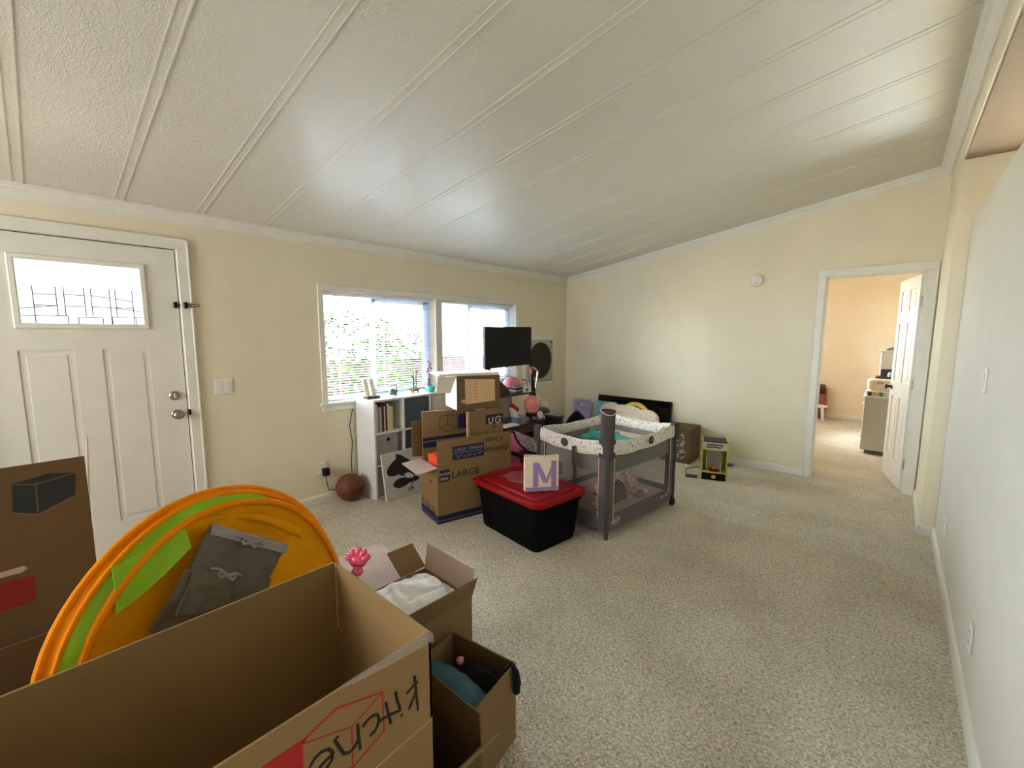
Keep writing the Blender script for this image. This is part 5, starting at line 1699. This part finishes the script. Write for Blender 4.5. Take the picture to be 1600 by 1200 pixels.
part('tape_glint', MB(MK @ T(KL - 0.016, KH + 0.004, -KD + 0.016), smooth=True).ball(0.006, seg=8, rings=6), M_tape, kb_)
hxp = MB(MK)
HX = [(-0.044, 0.69), (-0.033, 0.70), (0.026, 0.717), (0.131, 0.683), (0.132, 0.584), (0.055, 0.556), (-0.046, 0.594)]
hxp.stroke([yy(p) for p in HX], 0.0042, 0, 0.0007)
hxp.stroke([yy(p) for p in [(-0.044, 0.69), (0.056, 0.652), (0.129, 0.680)]], 0.0026, 0, 0.0007)
hxp.stroke([yy(p) for p in [(0.056, 0.652), (0.055, 0.556)]], 0.0026, 0, 0.0007)
hxp.prism([yy(p) for p in [(-0.17, 0.700), (-0.033, 0.700), (-0.045, 0.688), (-0.046, 0.594), (-0.17, 0.594)]], 0, 0.0007)
part('red_print', hxp, M_redp, kb_)
kw = MB(MK)
KS = [[(0.217, 0.668), (0.221, 0.620), (0.225, 0.570)], [(0.227, 0.648), (0.213, 0.643), (0.194, 0.636)], [(0.222, 0.632), (0.214, 0.613), (0.199, 0.591)],
      [(0.164, 0.662), (0.168, 0.636), (0.176, 0.605)], [(0.176, 0.605), (0.150, 0.614), (0.122, 0.618)], [(0.138, 0.652), (0.143, 0.622), (0.150, 0.589)], [(0.177, 0.593), (0.180, 0.588)],
      [(0.080, 0.633), (0.092, 0.641), (0.104, 0.643), (0.116, 0.638), (0.120, 0.624), (0.116, 0.610), (0.108, 0.602), (0.096, 0.600)],
      [(0.069, 0.650), (0.070, 0.618), (0.073, 0.584)], [(0.070, 0.612), (0.060, 0.600), (0.048, 0.597), (0.036, 0.604), (0.030, 0.618), (0.024, 0.634), (0.018, 0.650), (0.027, 0.652)],
      [(-0.034, 0.630), (-0.024, 0.641), (-0.010, 0.645), (0.004, 0.640), (0.013, 0.626), (0.010, 0.610), (-0.002, 0.600), (-0.018, 0.598), (-0.030, 0.606), (-0.010, 0.616), (0.012, 0.622)],
      [(-0.060, 0.650), (-0.058, 0.590)], [(-0.058, 0.600), (-0.075, 0.590), (-0.095, 0.600), (-0.100, 0.650)]]
for i, q in enumerate(KS):
    kw.stroke([yy(p) for p in q], 0.0068, 0.0008, 0.0005 + 0.00002 * i)
part('handwriting', kw, M_marker, kb_)

# box with the white quilt
MQ = fr((2.115, 0.43, 0), (1, -0.03, 0), (0, 0, 1))
QL, QD, QH = 0.330, 0.385, 0.40
qb = thing('moving_box', (2.28, 0.62, 0), 'open box stuffed with a white quilt, behind the KITCHEN box', 'box', group='cardboard boxes')
body(qb, MQ, QL, QD, QH, M_card)
flap(qb, MQ, 'back', QL, QD, QH, 0.115, 8, M_cardgrey)
flap(qb, MQ, 'right', QL, QD, QH, 0.115, 24, M_card, cut=0.01)
flap(qb, MQ, 'left', QL, QD, QH, 0.33, 86, M_cardgrey, u0=0.27, u1=0.86)
part('flap', MB(MQ @ T(0, QH, 0) @ RZ(38) @ RY(90)).prism([(QD * 0.66, 0.004), (QD, 0.004), (QD - 0.02, 0.125), (QD * 0.60, 0.125)], 0, 0.004), M_card, qb)
qt = thing('white_quilt', (2.28, 0.62, 0.3), 'rumpled white quilt bulging out of the open box', 'quilt')


def quilt(u, v):
    x, y = 0.012 + (QL - 0.024) * u, 0.012 + (QD - 0.024) * v
    h = 0.372 + 0.085 * (math.sin(math.pi * u) * math.sin(math.pi * v)) ** 0.4
    h += 0.010 * noise.noise(Vector((u * 3, v * 5, 3))) + 0.004 * noise.noise(Vector((u * 9, v * 15, 8))) + 0.0035 * math.sin(30 * v + 6 * u + 5 * noise.noise(Vector((u * 3, v * 3, 1))))
    h -= 0.008 * math.exp(-((u - 0.33) / 0.02) ** 2) + 0.008 * math.exp(-((u - 0.68) / 0.02) ** 2)
    return (x, h, -y)


part('quilt_cloth', MB(MQ, smooth=True).surf(quilt, 44, 50, 0.02), M_quilt, qt)

# narrow box of clothes
MJ = fr((2.492, 0.466, 0), (0.987, 0.145, 0), (0, 0, 1))
jb = thing('moving_box', (2.62, 0.6, 0), 'open box holding jeans and dark clothes, right of the KITCHEN box', 'box', group='cardboard boxes')
JL, JD, JH = 0.300, 0.235, 0.306
body(jb, MJ, JL, JD, JH, M_card)
part('lining', MB(MJ).box(0.006, 0.006, -JD + 0.005, JL - 0.006, JH - 0.001, -JD + 0.0065), M_card_d, jb)
jn = thing('folded_jeans', (2.65, 0.57, 0.2), 'faded blue jeans folded over the box wall', 'clothes')
jp = MB(MJ, smooth=True)
jp.surf(lambda u, v: (0.014 + 0.262 * u, 0.235 + 0.035 * math.sin(math.pi * (0.15 + u * .8)) + 0.028 * math.sin(math.pi * v) + 0.006 * noise.noise(Vector((u * 8, v * 8, 0))), -0.02 - 0.115 * v + 0.02 * u), 26, 14, 0.03)
part('leg', jp, M_denim, jn)
part('hem', MB(MJ, smooth=True).tube([(0.278, 0.246, -0.012), (0.279, 0.262, -0.04), (0.279, 0.264, -0.08), (0.278, 0.246, -0.110)], 0.004, 6), M_denim, jn)
bcl = thing('dark_clothes', (2.65, 0.66, 0.1), 'black cloth heaped at the back of the jeans box', 'clothes')
cm_ = MB(MJ, smooth=True)
blob(cm_, (0.185, 0.205, -0.170), 0.095, 5, 0.22, (1.0, 0.75, 0.50))
part('cloth', cm_, M_blackcloth, bcl)
part('cloth_base', blob(MB(MJ, smooth=True), (0.15, 0.115, -0.117), 0.10, 9, 0.12, (1.25, 1.0, 0.95)), M_blackcloth, bcl)
pks = thing('pink_garment', (2.55, 0.5, 0.2), 'scrap of pink and red patterned clothing under the jeans', 'clothes')
part('cloth', MB(MJ, smooth=True).surf(lambda u, v: (0.03 + 0.22 * u, 0.262 + 0.012 * math.sin(9 * u) + 0.010 * math.sin(4 * v), -0.008 - 0.020 * v), 22, 4, 0.006), M_floral, pks)
part('pink_tuft', blob(MB(MJ, smooth=True), (0.10, 0.275, -0.160), 0.013, 2, 0.3), M_pinkcap, pks)
bs = thing('black_sleeve', (2.80, 0.70, 0.15), 'black sleeve hanging outside the right wall of the jeans box', 'clothes')
part('cloth', MB(MJ, smooth=True).tube([(JL - 0.025, 0.285, -0.205), (JL - 0.002, 0.318, -0.21), (JL + 0.014, 0.290, -0.212), (JL + 0.020, 0.250, -0.212), (JL + 0.016, 0.220, -0.212)], [0.008, 0.008, 0.013, 0.016, 0.008], 10), M_blackcloth, bs)
part('cuff', MB(MJ, smooth=True).tube([(JL + 0.018, 0.232, -0.212), (JL + 0.017, 0.216, -0.212)], 0.014, 10), M_blackcloth, bs)

# nearest small open box
MN = fr((2.50, 0.287, 0), (1, 0, 0), (0, 0, 1))
nbx = thing('moving_box', (2.69, 0.37, 0), 'narrow open brown box squeezed between the KITCHEN box and the jeans box', 'box', group='cardboard boxes')
body(nbx, MN, 0.385, 0.155, 0.295, M_card_d)
flap(nbx, MN, 'back', 0.385, 0.155, 0.295, 0.10, 2, M_card_d, cut=0.008)
flap(nbx, MN, 'right', 0.385, 0.155, 0.295, 0.125, 38, M_card, cut=0.006)

# pink paw wand between the boxes
pw = thing('paw_wand', (2.41, 0.335, 0), 'translucent pink paw-shaped toy on a stick behind the KITCHEN box', 'toy')
LP = fr((2.413, 0.333, 0.728), (0.75, 0.62, 0.0), (-0.25, 0.2, 1))
b = MB(LP, smooth=True)
blob(b, (0, 0.010, 0), 0.026, 1, 0.05, (1.15, 0.9, 0.75))
part('paw', b, M_paw, pw)
for k, a in enumerate((-66, -33, 0, 33, 66)):
    part('paw_finger', MB(LP @ T(0, 0.008, 0.002) @ RZ(-a), smooth=True).tube([(0, 0.006, 0), (0, 0.022, 0.004), (0, 0.034, 0.005), (0, 0.042, 0.004), (0, 0.046, 0.002)], [0.008, 0.0115, 0.012, 0.009, 0.003], 12), M_paw, pw)
part('cuff', MB(LP, smooth=True).lathe([(0.010, 0), (0.014, -0.012), (0.020, -0.026), (0.014, -0.036), (0, -0.038)], 16, L=RX(-90)), M_paw, pw)
part('stick', MB(smooth=True).tube([tuple(LP @ Vector((0, -0.03, 0))), (2.412, 0.34, 0.3), (2.41, 0.345, 0.0)], 0.006, 8), M_white, pw)

# ================================================================ left boxes
ML = fr((0.902, -0.80, 0), (0, 1, 0), (0, 0, 1))
lb = thing('moving_box', (0.7, -0.5, 0), 'tall open box with a black carton drawing, at the left before the door', 'box', group='cardboard boxes')
LL, LDp, LH = 0.595, 0.42, 0.644
body(lb, ML, LL, LDp, LH, M_card_d)
flap(lb, ML, 'front', LL, LDp, LH, 0.272, 0, M_card_d)
flap(lb, ML, 'right', LL, LDp, LH, 0.36, 3, M_cardgrey, u0=0.0, u1=0.10)
lz = lambda p: (p[0] + 0.80, p[1])
lg = MB(ML)
lg.prism([lz(p) for p in [(-0.434, 0.84), (-0.326, 0.862), (-0.24, 0.845), (-0.25, 0.742), (-0.369, 0.689), (-0.441, 0.718)]], 0, 0.0008)
part('carton_drawing', lg, mat('print_black_teal', (22, 34, 40), rough=0.6), lb)
lo = MB(ML)
for q in ([(-0.434, 0.84), (-0.366, 0.822), (-0.24, 0.845)], [(-0.366, 0.822), (-0.369, 0.689)], [(-0.441, 0.712), (-0.369, 0.682), (-0.25, 0.735)]):
    lo.stroke([lz(p) for p in q], 0.003, 0.0008, 0.0005)
part('drawing_line', lo, M_greyf, lb)
part('hand_hole', MB(ML).prism([lz(p) for p in [(-0.53, 0.465), (-0.43, 0.468), (-0.420, 0.452), (-0.44, 0.440), (-0.53, 0.442)]], 0, 0.0009), M_cardgrey, lb)
part('red_print', MB(ML).prism([lz(p) for p in [(-0.56, 0.417), (-0.406, 0.415), (-0.412, 0.296), (-0.56, 0.290)]], 0, 0.0008), mat('print_dark_red', (132, 22, 16), rough=0.7), lb)
ML2 = fr((1.90, -1.15, 0), (0, 1, 0), (0, 0, 1))
l2 = thing('moving_box', (1.4, -0.7, 0), 'low dark open box between the tall left box and the KITCHEN box', 'box', group='cardboard boxes')
body(l2, ML2, 0.80, 0.85, 0.20, M_card_d)

# ================================================================ collapsed play tunnel
c_, e1, e2, n_ = Vector((2.156, 0.05, 0.512)), Vector((0.361, -0.932, 0)).normalized(), Vector((0.231, 0.09, -0.969)).normalized(), Vector((0.903, 0.35, 0.248)).normalized()
TM = Matrix(((e1.x, e2.x, n_.x, c_.x), (e1.y, e2.y, n_.y, c_.y), (e1.z, e2.z, n_.z, c_.z), (0, 0, 0, 1)))
tn = thing('play_tent', (2.156, 0.05, 0.04), 'collapsed round orange and lime pop-up play tent behind the KITCHEN box', 'play tent')
R0 = 0.47


def ring(r, z, tube, name, m, cx=0, cy=0, el=1.0):
    part(name, MB(TM @ T(cx, cy, z), smooth=True).tube([(r * math.cos(k * math.pi / 32), el * r * math.sin(k * math.pi / 32), 0.006 * math.sin(k * math.pi / 32 * 5)) for k in range(64)], tube, 8, closed=True), m, tn)


ring(R0, -0.045, 0.010, 'hoop', M_orange)
ring(R0 - 0.020, -0.020, 0.008, 'hoop', M_orange)
ring(R0 - 0.046, 0.000, 0.012, 'hoop', M_orange, cx=-0.012, cy=0.012)


def band_(r0, z0, r1, z1, a0, a1, m, name, n=48, cx1=0, cy1=0):
    part(name, MB(TM, smooth=True).surf(lambda u, v: ((r0 + (r1 - r0) * v) * math.cos(R_(a0 + (a1 - a0) * u)) + cx1 * v, (r0 + (r1 - r0) * v) * math.sin(R_(a0 + (a1 - a0) * u)) + cy1 * v, z0 + (z1 - z0) * v + 0.008 * math.sin(u * 2 * math.pi * 6) * math.sin(math.pi * v)), n, 4, 0.002), m, tn)


band_(R0, -0.045, R0 - 0.020, -0.020, 0, 360, M_orange, 'outer_fabric')
band_(R0 - 0.022, -0.018, R0 - 0.046, -0.002, -118, 45, M_lime, 'lime_fabric', cx1=-0.012, cy1=0.012)
band_(R0 - 0.022, -0.018, R0 - 0.046, -0.002, 45, 242, M_orange, 'inner_fabric', cx1=-0.012, cy1=0.012)
part('floor_disc', MB(TM, smooth=True).surf(lambda u, v: ((R0 - 0.045) * v * math.cos(2 * math.pi * u) - 0.012, (R0 - 0.045) * v * math.sin(2 * math.pi * u) + 0.012, -0.075 + 0.065 * v ** 4 + 0.012 * noise.noise(Vector((v * 4 * math.cos(6.283 * u), v * 4 * math.sin(6.283 * u), 4)))), 56, 14, 0.002), M_yellow, tn, angle=80)
part('yellow_drape', MB(TM, smooth=True).surf(lambda u, v: (0.05 - 0.40 * u + 0.02 * math.sin(6 * v), -0.395 + 0.20 * u ** 2 + (0.06 + 0.02 * math.sin(8 * u + 1)) * v, -0.022 - 0.03 * v + 0.008 * math.sin(12 * u)), 26, 6, 0.002), M_yellow, tn, angle=80)
part('lime_panel', MB(TM, smooth=True).surf(lambda u, v: (0.275 - 0.190 * u + 0.018 * v * (1 - u), -0.365 - 0.055 * u + (0.12 - 0.02 * u) * v + 0.01 * math.sin(4 * u), 0.004 + 0.006 * math.sin(5 * u + 3 * v)), 12, 8, 0.003), M_lime, tn)
# collapsed grey fabric storage cube with tie bows, lying in the tent
gc = thing('folded_storage_cube', (2.16, 0.05, 0.6), 'folded grey felt storage cube with little bow ties lying in the play tent', 'storage bin')


def qsurf(p00, p10, p01, p11, z0, z1, amp=0.006, fq=5, th=0.012, nu=18, nv=12):
    def f(u, v):
        x = (1 - u) * (1 - v) * p00[0] + u * (1 - v) * p10[0] + (1 - u) * v * p01[0] + u * v * p11[0]
        y = (1 - u) * (1 - v) * p00[1] + u * (1 - v) * p10[1] + (1 - u) * v * p01[1] + u * v * p11[1]
        return (x, y, z0 + (z1 - z0) * v + amp * noise.noise(Vector((u * fq, v * fq, p00[0] * 9))))
    return MB(TM, smooth=True).surf(f, nu, nv, -th)


part('upper_panel', qsurf((0.018, -0.372), (-0.215, -0.190), (0.100, -0.270), (-0.100, -0.090), 0.022, 0.012), M_greyf, gc)
part('fold_over', qsurf((0.020, -0.376), (-0.218, -0.194), (0.030, -0.345), (-0.200, -0.165), 0.030, 0.028, amp=0.003, th=0.005), M_greyf2, gc)
part('lower_panel', qsurf((0.120, -0.275), (-0.120, -0.115), (0.230, -0.150), (-0.02, 0.05), 0.036, 0.006, amp=0.016), M_greyf, gc)
part('inner_panel', qsurf((0.110, -0.262), (0.0, -0.205), (0.18, -0.17), (0.05, -0.10), 0.046, 0.040, amp=0.012, th=0.006), M_greyf, gc)
for (x, y) in ((-0.070, -0.268), (0.026, -0.205)):
    bw_ = MB(TM @ T(x, y, 0.046) @ RZ(-40), smooth=True)
    for s in (-1, 1):
        bw_.tube([(0, 0, 0), (s * 0.022, 0.010, 0.004), (s * 0.030, 0.0, 0.0), (s * 0.020, -0.006, 0.002), (0, 0, 0)], 0.0050, 6)
        bw_.tube([(0, 0, 0), (s * 0.03, -0.012, -0.002), (s * 0.055, -0.010, -0.010)], [0.0055, 0.005, 0.003], 6)
    bw_.ball(0.006, seg=8, rings=6)
    part('bow_tie', bw_, M_greyf2, gc)
    part('grommet', MB(TM @ T(x + 0.012, y - 0.020, 0.036), smooth=True).lathe([(0, 0), (0.007, 0), (0.008, 0.003), (0, 0.003)], 12), M_dark, gc)
# red toy box deep inside the tent
rtb = thing('red_toy_box', (2.2, 0.0, 0.4), 'small dark red picture box inside the play tent', 'box')
part('body', MB(TM @ T(0.13, -0.065, -0.045) @ RZ(-38)).box(-0.09, -0.04, 0, 0.09, 0.04, 0.03, b=0.003), M_maho, rtb)
part('picture', MB(TM @ T(0.13, -0.065, -0.0145) @ RZ(-38)).box(-0.085, -0.035, 0, -0.02, 0.035, 0.0006), M_redp, rtb)

# ================================================================ bedroom contents
dsr = thing('dresser', (3.9, 7.0, 0), 'pale grey dresser standing inside the bedroom doorway', 'dresser')
part('carcass', MB().box(3.45, 6.55, 0.05, 4.35, 7.15, 0.715, b=0.004), mat('dresser_grey', (186, 182, 172), rough=0.5), dsr)
part('plinth', MB().box(3.49, 6.59, 0, 4.31, 7.11, 0.05), M_greyf, dsr)
part('top', MB().box(3.435, 6.535, 0.715, 4.36, 7.16, 0.735, b=0.004), M_white, dsr)
for k in range(3):
    d_r = part('drawer', MB().box(3.443, 6.60, 0.07 + 0.215 * k, 3.45, 7.10, 0.275 + 0.215 * k, b=0.002), M_white, dsr)
    part('knob', MB(T(3.443, 6.85, 0.175 + 0.215 * k) @ RY(-90), smooth=True).lathe([(0, 0), (0.012, 0), (0.016, 0.015), (0, 0.02)], 12), M_white, d_r)
ct = thing('storage_caddy', (3.55, 6.68, 0.735), 'rounded cream storage caddy on the bedroom dresser', 'basket')
b = MB(T(3.60, 6.68, 0.735), smooth=True)
loft(b, [(rrect(0.12, 0.09, 0.04), 0.06), (rrect(0.14, 0.11, 0.05), 0.10), (rrect(0.145, 0.11, 0.05), 0.18), (rrect(0.13, 0.10, 0.05), 0.20)])
part('tub', b, M_cream, ct)
part('handle_slot', MB(T(3.60, 6.565, 0.90)).box(-0.05, 0, -0.006, 0.01, 0.006, 0.006), M_greyf, ct)
part('foot_tray', MB(T(3.60, 6.68, 0.735)).box(-0.15, -0.115, 0, 0.15, 0.115, 0.06, b=0.01), M_white, ct)
ptb = thing('picture_book', (3.56, 6.55, 0.735), 'book with a rainbow coloured spine on the front of the bedroom dresser', 'book')
for k, c in enumerate(((40, 30, 60), (190, 170, 120), (200, 180, 120), (70, 130, 90), (200, 200, 190))):
    part('spine_band', MB().box(3.475 + 0.036 * k, 6.545, 0.7355, 3.511 + 0.036 * k, 6.563, 0.785), mat('band_%d' % k, c), ptb)
dtr = thing('black_tray', (3.75, 6.9, 0.735), 'dark tray of toiletries on the bedroom dresser', 'tray')
part('tray', MB().box(3.52, 6.86, 0.735, 3.85, 7.1, 0.955, b=0.01), M_maho, dtr)
part('glass_frame', MB().box(3.57, 6.94, 0.955, 3.68, 6.96, 1.05, b=0.003), M_slate, dtr)
part('bottle', MB(T(3.67, 6.90, 0.955), smooth=True).lathe([(0, 0), (0.03, 0), (0.035, 0.03), (0.02, 0.06), (0, 0.065)], 16), mat('mint', (150, 190, 170), rough=0.4), dtr)
wd = thing('white_cabinet', (4.1, 7.5, 0), 'taller white cabinet behind the dresser in the bedroom', 'cabinet')
part('carcass', MB().box(3.55, 7.25, 0, 4.3, 7.75, 1.255, b=0.004), M_white, wd)
part('top', MB().box(3.53, 7.23, 1.255, 4.32, 7.77, 1.28, b=0.004), M_white, wd)
cgr = thing('folded_cloth', (3.9, 7.4, 1.265), 'dark green folded cloth on the white bedroom cabinet', 'cloth')
part('cloth', MB(smooth=True).surf(lambda u, v: (3.60 + 0.35 * u, 7.30 + 0.2 * v, 1.292 + 0.07 * u + 0.012 * math.sin(9 * u)), 16, 6, 0.01), mat('cloth_green', (86, 104, 86), rough=0.9), cgr)
part('fold', MB(smooth=True).tube([(3.60, 7.30, 1.287), (3.75, 7.29, 1.288), (3.9, 7.3, 1.289)], 0.006, 6), M_dgrey, cgr)
bst = thing('potty_stool', (2.78, 8.75, 0), 'round white child stool at the left edge of the bedroom doorway', 'stool')
b = MB(T(2.76, 8.75, 0), smooth=True)
b.lathe([(0, 0.235), (0.13, 0.235), (0.135, 0.25), (0.13, 0.262), (0.085, 0.262), (0.075, 0.25), (0, 0.25)], 24)
part('seat', b, M_white, bst)
for k in range(4):
    a = R_(45 + 90 * k)
    part('leg', MB(smooth=True).tube([(2.76 + 0.08 * math.cos(a), 8.75 + 0.08 * math.sin(a), 0.24), (2.76 + 0.115 * math.cos(a), 8.75 + 0.115 * math.sin(a), 0.0)], [0.022, 0.014], 8), M_white, bst)
rbk = thing('brown_backpack', (2.70, 9.05, 0), 'reddish brown bag against the bedroom wall behind the white stool', 'bag')
b = MB(T(2.70, 9.07, 0), smooth=True)
loft(b, [(rrect(0.13, 0.09, 0.04), 0.0), (rrect(0.14, 0.10, 0.05), 0.15), (rrect(0.13, 0.09, 0.05), 0.5), (rrect(0.10, 0.06, 0.04), 0.6)])
part('bag_body', b, mat('bag_brown', (150, 84, 58), rough=0.8, var=0.2, vscale=8), rbk)
part('top_flap', MB(T(2.70, 9.02, 0.44), smooth=True).surf(lambda u, v: (-0.125 + 0.25 * u, -0.05 - 0.02 * math.sin(3 * v), 0.16 * (1 - v)), 8, 8, 0.006), M_maho, rbk)
